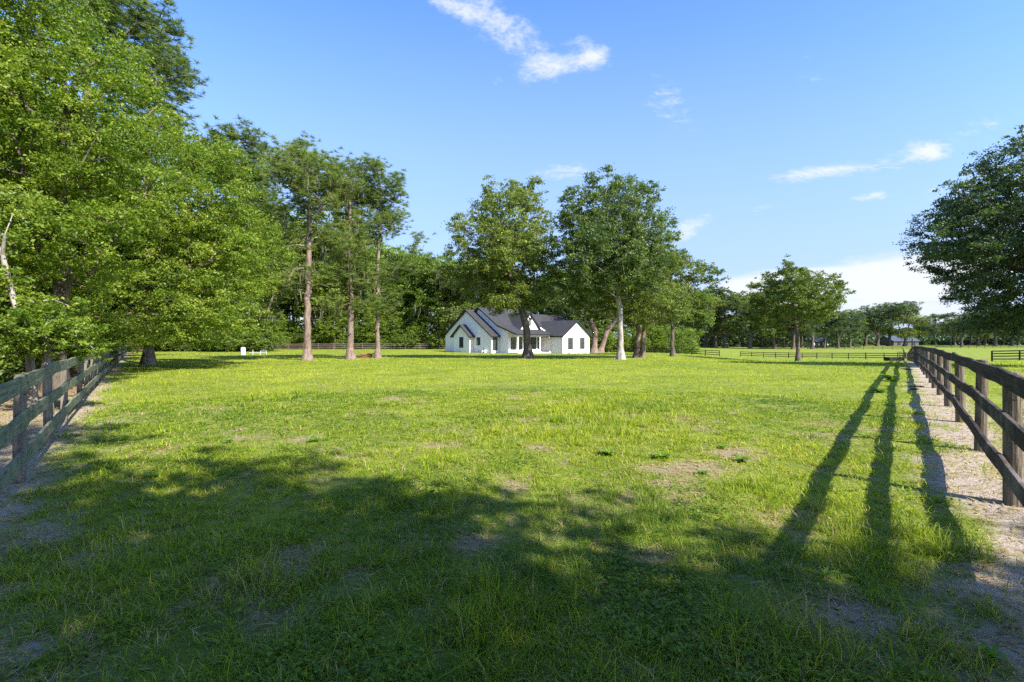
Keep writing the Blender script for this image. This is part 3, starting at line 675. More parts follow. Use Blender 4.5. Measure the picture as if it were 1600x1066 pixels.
# ---- wood tree variants (unit trees, copied)
def variant(kind, seed):
    g = np.random.default_rng(seed)
    if kind == 'tall oak':
        L = [(g.uniform(-2, 2), g.uniform(-2, 2), g.uniform(6, 15), g.uniform(2.2, 3.6), g.uniform(2.2, 3.6), g.uniform(1.6, 2.6)) for _ in range(9)]
        tk = [[(0, 0, 0), (.1, 0, 4), (.3, .2, 9), (0, 0, 14)]]; return L, tk, 130, 'leaf_wood', 'bark_oak', .32, False, 22, 17.5
    if kind == 'mossy oak':
        L = [(g.uniform(-4, 4), g.uniform(-4, 4), g.uniform(5, 12), g.uniform(2.2, 3.8), g.uniform(2.2, 3.8), g.uniform(1.4, 2.2)) for _ in range(9)]
        tk = [[(0, 0, 0), (.3, 0, 3), (1.2, .2, 7), (1.8, 0, 10)], [4, (-1, .5, 5), (-2.5, .4, 9)]]; return L, tk, 130, 'leaf_olive', 'bark_oak', .42, False, 70, 14
    if kind == 'pine':
        L = [(g.uniform(-1.6, 1.6), g.uniform(-1.6, 1.6), g.uniform(11, 21), g.uniform(1.4, 2.4), g.uniform(1.4, 2.4), g.uniform(1.0, 1.6)) for _ in range(9)]
        tk = [[(0, 0, 0), (0, .1, 8), (.2, 0, 15), (.1, 0, 20)]]; return L, tk, 110, 'needle', 'bark_pine', .27, True, 8, 22.5
    if kind == 'green':
        L = [(g.uniform(-2, 2), g.uniform(-2, 2), g.uniform(2.5, 9), g.uniform(1.8, 3), g.uniform(1.8, 3), g.uniform(1.2, 2)) for _ in range(8)]
        tk = [[(0, 0, 0), (.1, .1, 3), (0, .3, 7)]]; return L, tk, 120, 'leaf_bright', 'bark_oak', .16, False, 0, 11
    if kind == 'far oak':
        L = [(g.uniform(-4.5, 4.5), g.uniform(-4.5, 4.5), g.uniform(6, 14), g.uniform(2.5, 4), g.uniform(2.5, 4), g.uniform(1.8, 2.6)) for _ in range(9)]
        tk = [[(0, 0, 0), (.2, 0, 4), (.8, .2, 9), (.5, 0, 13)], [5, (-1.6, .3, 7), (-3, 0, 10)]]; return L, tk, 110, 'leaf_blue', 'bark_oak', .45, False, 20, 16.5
    if kind == 'bush':
        L = [(g.uniform(-1, 1), g.uniform(-1, 1), g.uniform(.5, 2.2), g.uniform(.8, 1.4), g.uniform(.8, 1.4), g.uniform(.6, 1)) for _ in range(6)]
        tk = [[(0, 0, -.1), (0, .1, .5), (.1, 0, 1.2)]]; return L, tk, 60, 'leaf_wood', 'bark_oak', .06, False, 0, 3.1
LIB = {}
def get_variant(kind, k):
    key = (kind, k)
    if key not in LIB:
        seed = 200 + 13 * len(LIB)
        L, tk, M_, leaf, bark, rb, ndl, moss, H = variant(kind, seed)
        att = sample_lobes(L, M_, seed, .5)
        A, par, c, nt = skeleton(tk, att, seed)
        tm, rad = limbs_mesh(A, par, c, nt, rb, .03 if kind != 'bush' else .012, 6, m=M[bark])
        if ndl: cm_ = needles_mesh(att, 1.3, 8, 16, .6, .035, seed, M[leaf], flat=.5)
        else:
            s = {'bush': (.45, 6, 16, .14), 'green': (1.0, 7, 20, .26)}.get(kind, (1.45, 7, 22, .36))
            cm_ = leaves_mesh(att, s[0], s[1], s[2], s[3], seed, .6, M[leaf])
        ms = None
        if moss:
            g = np.random.default_rng(seed); low = A[(rad < rb * .6) & (A[:, 2] > 2.5)]; low = low[g.permutation(len(low))[:moss]]
            ms = moss_mesh(low, 6, 2.0, .06, seed)
        zt = float(max(v[2] + v[5] for v in L))
        LIB[key] = (tm, cm_, ms, zt)
    return LIB[key]
def place(kind, k, px, Z, H, name, label, cat='tree', group=None, x=None, rot=None):
    tm, cm_, ms, zt = get_variant(kind, k)
    xx = X(px, Z) if x is None else x
    r = thing(name, label, cat, (xx, Z, gz(xx, Z) - .05), random.uniform(0, 6.28) if rot is None else rot, group, H / zt)
    link('trunk', tm, r); link('crown', cm_, r)
    if ms is not None: link('spanish_moss', ms, r)['kind'] = 'stuff'
    return r
ORD = 'first second third fourth fifth sixth seventh eighth ninth tenth eleventh twelfth thirteenth fourteenth fifteenth sixteenth seventeenth eighteenth nineteenth twentieth'.split()
def ordn(i):
    if i < 20: return ORD[i]
    t = ['twenty', 'thirty', 'forty', 'fifty'][(i + 1) // 10 - 2]; u = (i + 1) % 10
    return t + '-' + ORD[u - 1] if u else {'twenty': 'twentieth', 'thirty': 'thirtieth', 'forty': 'fortieth', 'fifty': 'fiftieth'}[t]
KN = {'tall oak': ('oak_tree', 'tall dark green oak'), 'mossy oak': ('mossy_oak_tree', 'moss hung oak'), 'pine': ('pine_tree', 'tall thin pine'), 'green': ('broadleaf_tree', 'leafy green understorey tree'), 'far oak': ('oak_tree', 'distant blue green oak'), 'bush': ('bush', 'leafy bush')}
def row(specs, where, group):
    """specs: (px,Z,H,kind)"""
    specs = sorted(specs, key=lambda s_: s_[0]); cnt = {}
    for i, (px, Z, H, kind) in enumerate(specs):
        j = cnt.get(kind, 0); cnt[kind] = j + 1
        nm, ds = KN[kind]
        place(kind, (i * 2 + j) % (2 if kind != 'bush' else 3), px, Z, H, nm, f'{ordn(j)} {ds} from the left {where}', 'bush' if kind == 'bush' else 'tree', group)
def hgt(Z, top): return (HY - top) / F * Z * 1.07 + CAMH + 1.6
# back wood, behind the back fence
sp = []; rs = np.random.default_rng(3)
px = 150
while px < 735:
    top = np.interp(px, [150, 400, 470, 560, 640, 700, 740], [330, 335, 350, 375, 405, 412, 420]); Z = rs.uniform(103, 110) if px > 420 else rs.uniform(86, 98)
    kd = rs.choice(['tall oak', 'mossy oak', 'pine', 'tall oak'] if px < 610 else ['mossy oak', 'tall oak', 'mossy oak'])
    sp.append((px, Z, hgt(Z, top) * rs.uniform(.82, 1.03), kd)); px += rs.uniform(24, 36)
row(sp, 'in front rank beyond back fence', 'wood beyond the back fence')
sp = []; px = 140
while px < 760:
    top = np.interp(px, [140, 400, 560, 640, 700, 760], [325, 340, 370, 402, 408, 420]); Z = rs.uniform(118, 130)
    sp.append((px, Z, hgt(Z, top) * rs.uniform(.85, 1.0), rs.choice(['tall oak', 'tall oak', 'pine']))); px += rs.uniform(34, 46)
row(sp, 'in rear rank beyond back fence', 'wood beyond the back fence, rear rows')
sp = []; px = 205
while px < 700:
    Z = rs.uniform(99, 104) if px > 420 else rs.uniform(82, 88)
    sp.append((px, Z, rs.uniform(6, 10), 'green')); px += rs.uniform(22, 34)
row(sp, 'at the foot of the back wood', 'small trees at the edge of the wood')
sp = []; px = 195
while px < 700:
    Z = 101.5 if px > 420 else rs.uniform(81, 84)
    sp.append((px, Z, rs.uniform(2.2, 4.6), 'bush')); px += rs.uniform(13, 20)
row(sp, 'along the back fence', 'bushes along the back fence')
# left row along the left fence
sp = []
for i, (Z, off_, H, kd) in enumerate([(7.5, 4.2, 7, 'green'), (11, 5.5, 14, 'tall oak'), (16, 4.6, 13, 'tall oak'), (18, 9.5, 16, 'mossy oak'), (25, 3.4, 13, 'green'), (24, 9, 17, 'tall oak'), (30, 5, 17, 'tall oak'), (36, 3.2, 14, 'green'), (35, 9, 19, 'mossy oak'), (42, 4.5, 19, 'tall oak'), (50, 4, 17, 'mossy oak'), (58, 4, 19, 'tall oak'), (66, 3.5, 14, 'green'), (72, 5, 20, 'tall oak'), (48, 10, 22, 'pine'), (62, 10, 22, 'pine')]):
    s_ = (Z - L0.y) / LD.y; p = L0 + LD * s_ - LN * off_
    sp.append((HX + p.x / p.y * F, p.y, H, kd))
row(sp, 'behind the left fence', 'thicket beyond the left fence')
sp = []
for i, (Z, off_, H) in enumerate([(9, 3.4, 2.0), (12, 3.2, 2.4), (15, 2.6, 2.0), (17.5, 3.2, 2.6), (21, 2.2, 2.4), (26, 2, 2.6), (32, 2, 3), (39, 2, 3), (47, 2, 3), (56, 2, 3), (13.5, 5.5, 3), (20, 6, 3.4)]):
    s_ = (Z - L0.y) / LD.y; p = L0 + LD * s_ - LN * off_
    sp.append((HX + p.x / p.y * F, p.y, H, 'bush'))
row(sp, 'low behind the left fence', 'bushes behind the left fence')
# behind the house and centre
sp = []; px = 745
while px < 1100:
    Z = rs.uniform(120, 136); top = np.interp(px, [745, 850, 1000, 1100], [430, 425, 425, 455])
    sp.append((px, Z, hgt(Z, top) * rs.uniform(.85, 1.05), rs.choice(['mossy oak', 'tall oak', 'mossy oak']))); px += rs.uniform(24, 36)
row(sp, 'behind the house and lawn oaks', 'wood behind the house')
sp = []; px = 700
while px < 1075:
    sp.append((px, rs.uniform(112, 118), rs.uniform(4, 8), 'green')); px += rs.uniform(20, 32)
row(sp, 'low behind the house', 'small trees behind the house')
# right-hand far wood
sp = []; px = 1068
while px < 1345:
    Z = rs.uniform(170, 210); top = np.interp(px, [1068, 1110, 1160, 1200, 1345], [455, 460, 464, 480, 492])
    sp.append((px, Z, hgt(Z, top) * rs.uniform(.85, 1.08) + 1.5, rs.choice(['far oak', 'far oak', 'mossy oak', 'far oak']))); px += rs.uniform(13, 22)
row(sp, 'in the far right-hand wood', 'far wood on the right')
sp = []; px = 1070
while px < 1350:
    sp.append((px, rs.uniform(215, 250), rs.uniform(14, 19), 'tall oak')); px += rs.uniform(20, 28)
row(sp, 'at the back of the far wood', 'far wood on the right, rear rows')
sp = [(1352, 235, 19, 'far oak'), (1371, 228, 22, 'far oak'), (1389, 236, 23, 'far oak'), (1413, 232, 17, 'mossy oak'), (1460, 285, 19.5, 'far oak'), (1318, 300, 17, 'far oak'), (1476, 300, 15, 'far oak'), (1503, 215, 17, 'far oak'), (1528, 230, 15, 'far oak'), (1556, 225, 20, 'far oak'), (1580, 240, 17, 'far oak'), (1492, 250, 16, 'mossy oak'), (1516, 262, 18, 'far oak'), (1540, 255, 17, 'mossy oak'), (1568, 262, 18, 'tall oak'), (1592, 258, 17, 'far oak'), (1436, 300, 15, 'tall oak'), (1340, 262, 17, 'tall oak'), (1605, 225, 20, 'far oak'), (1640, 230, 20, 'far oak')]
row(sp, 'on the far right pasture', 'trees on the far pasture')
sp = []; px = 1330
while px < 1720:
    sp.append((px, rs.uniform(480, 620), rs.uniform(15, 20), 'far oak')); px += rs.uniform(9, 14)
row(sp, 'on the horizon at right', 'horizon tree line')
# undergrowth filling the floor of the wood
g = np.random.default_rng(77); n = 14000
xs = []; ys = []
u_ = g.random(n)
pxx = g.uniform(120, 1090, n); ZZ = np.where(pxx < 420, 83 + 25 * g.random(n) ** 2, np.where(pxx < 720, 101 + 22 * g.random(n) ** 2, 113 + 24 * g.random(n) ** 2))
xx = (pxx - HX) / F * ZZ
c_ = np.stack([xx, ZZ, ground(xx, ZZ) + g.uniform(0, 1, n) ** 1.4 * 6.5], 1)
s2 = g.uniform(6, 75, 2600); o2 = g.uniform(2.2, 9, 2600)
c2 = np.stack([L0.x + LD.x * s2 - LN.x * o2, L0.y + LD.y * s2 - LN.y * o2, np.zeros(2600)], 1); c2[:, 2] = ground(c2[:, 0], c2[:, 1]) + g.uniform(0, 1.5, 2600) * sst(4, 25, s2)
ug = link('undergrowth', leaves_mesh(np.concatenate([c_, c2]), .9, 2, 10, .36, 5, .8, M['leaf_wood'], name='undergrowth')); ug['kind'] = 'stuff'
g = np.random.default_rng(78); n = 5000; pxx = g.uniform(1040, 1345, n); ZZ = g.uniform(205, 270, n); xx = (pxx - HX) / F * ZZ
c_ = np.stack([xx, ZZ, ground(xx, ZZ) + g.uniform(0, 1, n) ** 1.3 * 8], 1)
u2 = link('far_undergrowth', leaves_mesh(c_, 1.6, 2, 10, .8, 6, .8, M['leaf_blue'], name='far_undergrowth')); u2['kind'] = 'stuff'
g = np.random.default_rng(79); n = 9000; pxx = g.uniform(1000, 1900, n); ZZ = g.uniform(640, 720, n); xx = (pxx - HX) / F * ZZ
c_ = np.stack([xx, ZZ, ground(xx, ZZ) + g.uniform(0, 1, n) * (13 + 8 * fbm(xx, ZZ * 0, .02, 3))], 1)
g = np.random.default_rng(80); n_ = 2600; pb = g.uniform(1300, 1760, n_); zb = g.uniform(262, 320, n_); xb = (pb - HX) / F * zb
c3 = np.stack([xb, zb, ground(xb, zb) + g.random(n_) ** 1.3 * 4.5 * (.3 + fbm(xb, zb * 0, .05, 8))], 1); c_ = np.concatenate([c_, c3])
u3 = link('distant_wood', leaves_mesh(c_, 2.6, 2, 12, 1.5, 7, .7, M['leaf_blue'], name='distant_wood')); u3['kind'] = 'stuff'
# ---- big oak at the right edge
Z = 27; b = base_at(1690, Z)
tree('oak_tree', 'massive dark oak filling the right edge beyond the right fence', 'tree', b,
     [[b, W(1690, 520, Z), W(1685, 450, Z), W(1670, 380, Z), W(1660, 300, Z)], [5, W(1620, 430, Z), W(1550, 400, Z)]],
     [lobe(1607, 260, Z, 62, 60), lobe(1557, 290, Z, 50, 50), lobe(1517, 330, Z, 50, 44), lobe(1487, 385, Z, 36, 30), lobe(1557, 380, Z, 75, 50, -1), lobe(1537, 450, Z, 45, 26, 0), lobe(1607, 440, Z, 70, 60, 0), lobe(1597, 500, Z, 55, 22, 1), lobe(1677, 260, Z, 90, 80), lobe(1697, 380, Z, 120, 90), lobe(1607, 350, Z, 90, 90, 3), lobe(1617, 350, Z, 80, 80, -4), lobe(1657, 480, Z, 90, 36, 1)],
     520, 41, 'leaf_blue', 'bark_oak', .55, .016, .9, 8, 34, .15, .5, moss=0, wander=.14)
# ---- trees behind the photographer, whose shade lies over the foreground
for i, (x_, y_, H, r_, lb) in enumerate([(3.9, -5.6, 12.5, 4.8, 'oak standing close behind the photographer, right of centre'), (12.2, -9.2, 13.0, 5.0, 'oak standing behind the photographer near the right fence'), (-1.0, -5.1, 14.3, 5.0, 'oak standing behind the photographer, left of centre'), (-5.9, -5.6, 13.0, 4.8, 'oak standing behind the photographer by the left fence'),
                                         (8.2, -7.0, 10.8, 3.6, 'smaller oak between the two right-hand oaks behind the photographer'), (1.6, -9.5, 15.5, 5.4, 'taller oak in the second row behind the photographer'), (-5.0, -10.0, 16.5, 5.6, 'tallest oak in the second row behind the photographer')]):
    b = (x_, y_, gz(x_, y_))
    g = np.random.default_rng(60 + i)
    L = [(x_, y_, H * .45, r_ * .75, r_ * .75, H * .16), (x_, y_, H * .62, r_ * .8, r_ * .8, H * .27)] + [(x_ + r_ * .55 * math.cos(a), y_ + r_ * .55 * math.sin(a), H * g.uniform(.5, .78), r_ * .5, r_ * .5, H * .14) for a in np.arange(6) * 1.05]
    tree('oak_tree', lb, 'tree', b, [[b, (x_, y_, 2.5), (x_ + .3, y_, 5), (x_, y_ + .2, H * .7)]], L, 320, 60 + i, 'leaf_oak', 'bark_oak', .28, .02, .9, 7, 26, .20, .6)

# ------------------------------------------------------------------ fences
def fence(name, label, P0, D, Nf, n, sp, tops, bw, bt, side, mp, mr, post='round', pr=.075, ph=1.25, jit=.02, seed=1, group=None, span=2, sag=.015, s0=0, far_cut=1e9):
    """posts along P0 + D*s ; boards on the side +Nf*side"""
    g = random.Random(seed)
    base = P0 + D * s0
    root = thing(name, label, 'fence', (base.x, base.y, gz(base.x, base.y)), 0, group)
    rx, ry, rz_ = root.location
    px_ = []
    for i in range(n):
        p = P0 + D * (s0 + i * sp) + Nf * g.uniform(-jit, jit); px_.append((p.x, p.y, gz(p.x, p.y) + g.uniform(-jit, jit)))
    for i, (x, y, z) in enumerate(px_):
        mb = MB(); h = ph + g.uniform(-.03, .03); lx, ly = g.uniform(-.02, .02), g.uniform(-.02, .02)
        q = (x - rx, y - ry, z - rz_)
        sd_ = 12 if i < 12 else 6
        if post == 'round':
            r = pr * g.uniform(.9, 1.1)
            mb.tube([(0, 0, -.3), (0, 0, .02), (lx * .5, ly * .5, h * .5), (lx, ly, h - .012), (lx, ly, h)], [r * 1.06, r * 1.05, r, r * .97, r * .86], sd_)
            o = mb.build('post', M[mp], root, smooth=False)
        else:
            r = pr * g.uniform(.85, 1.15)
            mb.add([(-r, -r * .55, -.3), (r, -r * .55, -.3), (r, r * .55, -.3), (-r, r * .55, -.3), (-r * .9 + lx, -r * .5 + ly, h), (r * .9 + lx, -r * .5 + ly, h + .01), (r * .9 + lx, r * .5 + ly, h), (-r * .9 + lx, r * .5 + ly, h - .01)],
                   [(0, 3, 2, 1), (4, 5, 6, 7), (0, 1, 5, 4), (1, 2, 6, 5), (2, 3, 7, 6), (3, 0, 4, 7)])
            o = mb.build('post', M[mp], root, bevel=.008 if i < 10 else 0)
            o.rotation_euler = (0, 0, math.atan2(D.y, D.x) + g.uniform(-.06, .06))
        o.location = q
    off = (pr + bt / 2 + .004) if post == 'round' else (pr * .55 + bt / 2 + .004)
    for ri, tz in enumerate(tops):
        i = 0 - (ri % span)
        while i < n - 1:
            a, b_ = max(i, 0), min(i + span, n - 1); i += span
            if b_ <= a: continue
            mb = MB(); pa, pb = Vector(px_[a]), Vector(px_[b_]); Ld = (pb - pa); L = Ld.length
            za, zb = g.uniform(-.015, .015), g.uniform(-.015, .015)
            K = 8 if a < 12 else 2
            alt = .5 * bt * (1 if (a // span) % 2 else -1) * .2
            wv = [g.uniform(-.006, .006) for _ in range(K + 1)]; wt = [g.uniform(-.005, .005) for _ in range(K + 1)]
            vs = []
            for k in range(K + 1):
                t_ = k / K; xk = t_ * (L + .0); zk = za + (zb - za) * t_ - sag * math.sin(math.pi * ((t_ * (b_ - a)) % 1)) + wv[k]
                for (dy, dz) in ((-bt / 2, -bw / 2), (bt / 2, -bw / 2), (bt / 2, bw / 2), (-bt / 2, bw / 2)):
                    vs.append((xk, dy + wt[k] * .4, zk + dz + (wt[k] if dz > 0 else 0)))
            fs = [(0, 3, 2, 1), (K * 4, K * 4 + 1, K * 4 + 2, K * 4 + 3)]
            for k in range(K):
                for e_ in range(4): fs.append((k * 4 + e_, k * 4 + (e_ + 1) % 4, k * 4 + 4 + (e_ + 1) % 4, k * 4 + 4 + e_))
            mb.add(vs, fs); o = mb.build('rail', M[mr], root, bevel=.006 if a < 10 else 0)
            p0 = pa + Vector((Nf.x, Nf.y, 0)) * side * off - Vector((rx, ry, rz_)) + Vector((0, 0, tz - bw / 2))
            # board ends meet edge to edge with a 6 mm gap
            dirn = Ld.normalized(); yaw = math.atan2(dirn.y, dirn.x); pit = math.asin(dirn.z)
            o.location = p0 + dirn * .003; o.rotation_euler = (0, -pit, yaw); o.scale = ((L - .006) / L, 1, 1)
    return root
fence('board_fence', 'weathered three-rail fence on round wooden posts running away at right', R0, RD, RN, 40, 2.64, (1.26, .87, .47), .145, .036, -1, 'post_round', 'rail_dark', 'round', .070, 1.24, seed=4, s0=-2.64 * 2)
fence('board_fence', 'green stained three-rail fence with flat posts running away at left', L0, LD, LN, 44, 2.3, (1.16, .77, .38), .165, .032, 1, 'post_left', 'rail_green', 'flat', .085, 1.15, seed=5, s0=-2.3 * 1)
a0 = L0 + LD * (2.3 * 42.4); a1 = Vector((X(700, 100.5), 100.5))
mid = Vector((X(425, 96), 96))
d = (mid - a0); n_ = int(d.length / 3.2); fence('board_fence', 'old brown rail fence along the foot of the wood at far left', a0, d.normalized(), Vector((d.y, -d.x)).normalized(), n_ + 1, d.length / n_, (1.3, .85, .42), .15, .035, 1, 'fence_brown', 'fence_brown', 'round', .09, 1.4, seed=6)
d = (a1 - mid); n_ = int(d.length / 3.0); fence('board_fence', 'brown rail fence behind the lawn pines, ending left of the house', mid + d.normalized() * .25, d.normalized(), Vector((d.y, -d.x)).normalized(), n_ + 1, (d.length - .25) / n_, (1.25, .85, .42), .15, .035, 1, 'fence_brown', 'fence_brown', 'round', .09, 1.35, seed=7)
def line_fence(label, p, q, sp, tops, mr='fence_black', ph=1.25, bw=.13, name='board_fence', seed=8, mp=None):
    d = q - p; n_ = max(1, round(d.length / sp)); nn = Vector((d.y, -d.x)).normalized()
    return fence(name, label, p, d.normalized(), nn, n_ + 1, d.length / n_, tops, bw, .035, 1, mp or mr, mr, 'flat', .07, ph, seed=seed)
line_fence('dark three-rail cross fence behind the lawn oaks, left of the gap', Vector((X(925, 112), 112)), Vector((X(1124, 90), 90)), 2.9, (1.22, .84, .46), seed=8)
line_fence('dark three-rail cross fence behind the lone round oak, right of the gap', Vector((X(1157, 108), 108)), Vector((X(1412, 79), 79)), 2.9, (1.22, .84, .46), seed=9)
line_fence('black four-rail paddock fence beyond the right fence at the right edge', Vector((X(1550, 52), 52)), Vector((X(1690, 46), 46)), 2.4, (1.3, 1.0, .7, .4), seed=10, bw=.12)
line_fence('thin dark fence across the far pasture on the right', Vector((X(1262, 175), 175)), Vector((X(1440, 168), 168)), 3.2, (1.3, .85, .45), seed=11)
line_fence('distant fence along the far pasture at the right edge', Vector((X(1462, 190), 190)), Vector((X(1640, 190), 190)), 3.4, (1.3, .85, .45), seed=12)
line_fence('grey rail fence under the trees behind the right end of the house', Vector((X(922, 120), 120)), Vector((X(1045, 128), 128)), 3.0, (1.5, 1.0, .5), seed=13, mr='post_round')
line_fence('brown fence running away beyond the corner of the cross fence', Vector((X(1416, 84), 84)), Vector((X(1411, 150), 150)), 3.2, (1.25, .85, .42), seed=14, mr='fence_brown')

# ------------------------------------------------------------------ house
C0 = (-3.36, 74.0); ang = R(42)
hz0 = -1.05
house = thing('house', 'white one-storey house with dark gabled roofs and a porch, behind the forked oak', 'house', (C0[0], C0[1], hz0), ang)
def hb(name, mb, mats, bevel=0, parent=None): return mb.build(name, mats, parent or house, bevel)
# walls
w1 = MB(); w1.prism([(0, -.4), (13.3, -.4), (13.3, 3.0), (6.65, 7.25), (0, 3.0)], 'x', 0, 1.9); hb('wall', w1, M['white'])
w2 = MB(); w2.prism([(-2.3, -.4), (12.0, -.4), (12.0, 3.35), (5.1, 7.62), (-.2, 4.38), (-2.3, 3.73)], 'x', 1.55, 13.0)
hb('wall', w2, M['white'])
w3 = MB(); w3.prism([(-2.25, -.4), (11.9, -.4), (11.9, 3.2), (5.1, 6.85), (-.2, 4.3), (-2.25, 3.7)], 'x', 13.0, 22.0); hb('wall', w3, M['white'])
w4 = MB(); w4.prism([(9.36, -.4), (16.36, -.4), (16.36, 2.95), (12.86, 5.35), (9.36, 2.95)], 'y', -7.1, -2.0); hb('wall', w4, M['white'])
w5 = MB(); w5.prism([(4.75, -.4), (9.35, -.4), (9.35, 2.95), (7.05, 4.65), (4.75, 2.95)], 'x', -.9, .1); hb('wall', w5, M['white'])
w6 = MB(); w6.prism([(4.1, 3.6), (8.7, 3.6), (8.7, 3.95), (6.4, 6.5), (4.1, 3.95)], 'y', -2.33, 1.0); hb('wall', w6, M['white'])
# roofs (slot 0 shingle, slot 1 black edge)
RM = [M['shingle'], M['black']]; th = .22
r = MB(); x0, x1 = -.45, 1.7                      # left wing
r.slab([(x0, -.55, 2.80), (x1, -.55, 2.80), (x1, 6.65, 7.42), (x0, 6.65, 7.42)], th); r.slab([(x1, 13.85, 2.80), (x0, 13.85, 2.80), (x0, 6.65, 7.423), (x1, 6.65, 7.423)], th); hb('roof', r, RM)
r = MB(); x0, x1 = 1.1, 13.3                      # main
r.slab([(x0, -.2, 4.57), (x1, -.2, 4.57), (x1, 5.1, 7.82), (x0, 5.1, 7.82)], th); r.slab([(x0, -4.85, 3.12), (9.3, -4.85, 3.12), (9.3, -.2, 4.573), (x0, -.2, 4.573)], th)
r.slab([(x1, 12.5, 3.25), (x0, 12.5, 3.25), (x0, 5.1, 7.823), (x1, 5.1, 7.823)], th); hb('roof', r, RM)
r = MB(); x0, x1 = 12.9, 22.45
r.slab([(x0, -2.7, 3.60), (x1, -2.7, 3.60), (x1, 5.1, 7.03), (x0, 5.1, 7.03)], th); r.slab([(x1, 12.5, 3.05), (x0, 12.5, 3.05), (x0, 5.1, 7.033), (x1, 5.1, 7.033)], th); hb('roof', r, RM)
r = MB(); y0, y1 = -7.5, 1.6                      # right wing
r.slab([(8.95, y1, 2.80), (8.95, y0, 2.80), (12.86, y0, 5.50), (12.86, y1, 5.50)], th); r.slab([(16.77, y0, 2.80), (16.77, y1, 2.80), (12.86, y1, 5.503), (12.86, y0, 5.503)], th); hb('roof', r, RM)
r = MB(); x0, x1 = -1.35, .1                      # entry gable
r.slab([(x0, 4.25, 2.72), (x1, 4.25, 2.72), (x1, 7.05, 4.82), (x0, 7.05, 4.82)], .2); r.slab([(x1, 9.85, 2.72), (x0, 9.85, 2.72), (x0, 7.05, 4.823), (x1, 7.05, 4.823)], .2); hb('roof', r, RM)
r = MB(); y0, y1 = -2.65, 3.3                     # dormer
r.slab([(3.75, y1, 3.72), (3.75, y0, 3.72), (6.4, y0, 6.72), (6.4, y1, 6.72)], .2); r.slab([(9.05, y0, 3.72), (9.05, y1, 3.72), (6.4, y1, 6.723), (6.4, y0, 6.723)], .2); hb('roof', r, RM)
# porch
pf = MB(); pf.box((1.55, -4.7, -.4), (9.34, -2.32, .12)); hb('porch_floor', pf, M['concrete'])
for ux in (1.75, 4.25, 6.7, 9.0):
    pp = MB(); pp.box((ux - .09, -4.55, .12), (ux + .09, -4.37, 2.98)); pp.box((ux - .14, -4.6, .12), (ux + .14, -4.32, .32)); hb('porch_post', pp, M['white'])
bm_ = MB(); bm_.box((1.4, -4.58, 2.72), (9.3, -4.34, 2.96)); hb('porch_beam', bm_, M['white'])
def window(face, u, z0, z1, wd_, at_, bars=True, door=False):
    """face 'x': wall facing -x at x=at_, u along y; 'y': wall facing -y at y=at_, u along x"""
    def bx(mb, a, b, d0, d1, za, zb):
        if face == 'x': mb.box((at_ + d0, a, za), (at_ + d1, b, zb))
        else: mb.box((a, at_ + d0, za), (b, at_ + d1, zb))
    f = MB(); e = .07; a, b = u - wd_ / 2, u + wd_ / 2
    bx(f, a, b, -.06, .03, z0, z0 + e); bx(f, a, b, -.06, .03, z1 - e, z1); bx(f, a, a + e, -.055, .03, z0 + e, z1 - e); bx(f, b - e, b, -.055, .03, z0 + e, z1 - e)
    if bars:
        bx(f, a + e, b - e, -.05, .02, (z0 + z1) / 2 - .03, (z0 + z1) / 2 + .03)
        bx(f, u - .015, u + .015, -.045, .02, z0 + e, z1 - e)
    o = hb('door' if door else 'window', f, M['black'])
    p = MB(); bx(p, a + e, b - e, -.03, -.012, z0 + e, z1 - e); p.build('pane', M['glass'], o)
window('x', 7.05, .78, 2.6, 1.15, -.9); window('x', 3.4, 1.25, 2.55, .95, 0.0)
window('y', .78, .45, 2.55, 1.0, 0.0)
window('y', 2.75, .55, 2.55, 1.1, -2.3); window('y', 4.2, .55, 2.55, 1.0, -2.3)
window('y', 5.9, .15, 2.45, 1.0, -2.3, door=True)
window('y', 7.35, .55, 2.55, 1.3, -2.3); window('y', 8.7, .55, 2.55, .8, -2.3)
window('y', 11.3, .6, 2.5, 1.25, -7.1); window('y', 14.4, .6, 2.5, 1.25, -7.1)
window('y', 6.4, 4.55, 5.75, .55, -2.33, bars=False)
v_ = MB()
for k in (0, 1): v_.tube([(-.25, 1.3 + k * .75, -.1), (-.25, 1.3 + k * .75, .55)], .16, 10)
hb('vent_pipe', v_, M['white'])
pp = MB(); pp.tube([(-.06, 9.8, -.1), (-.06, 9.8, 2.4)], .05, 8); hb('downpipe', pp, M['white'])

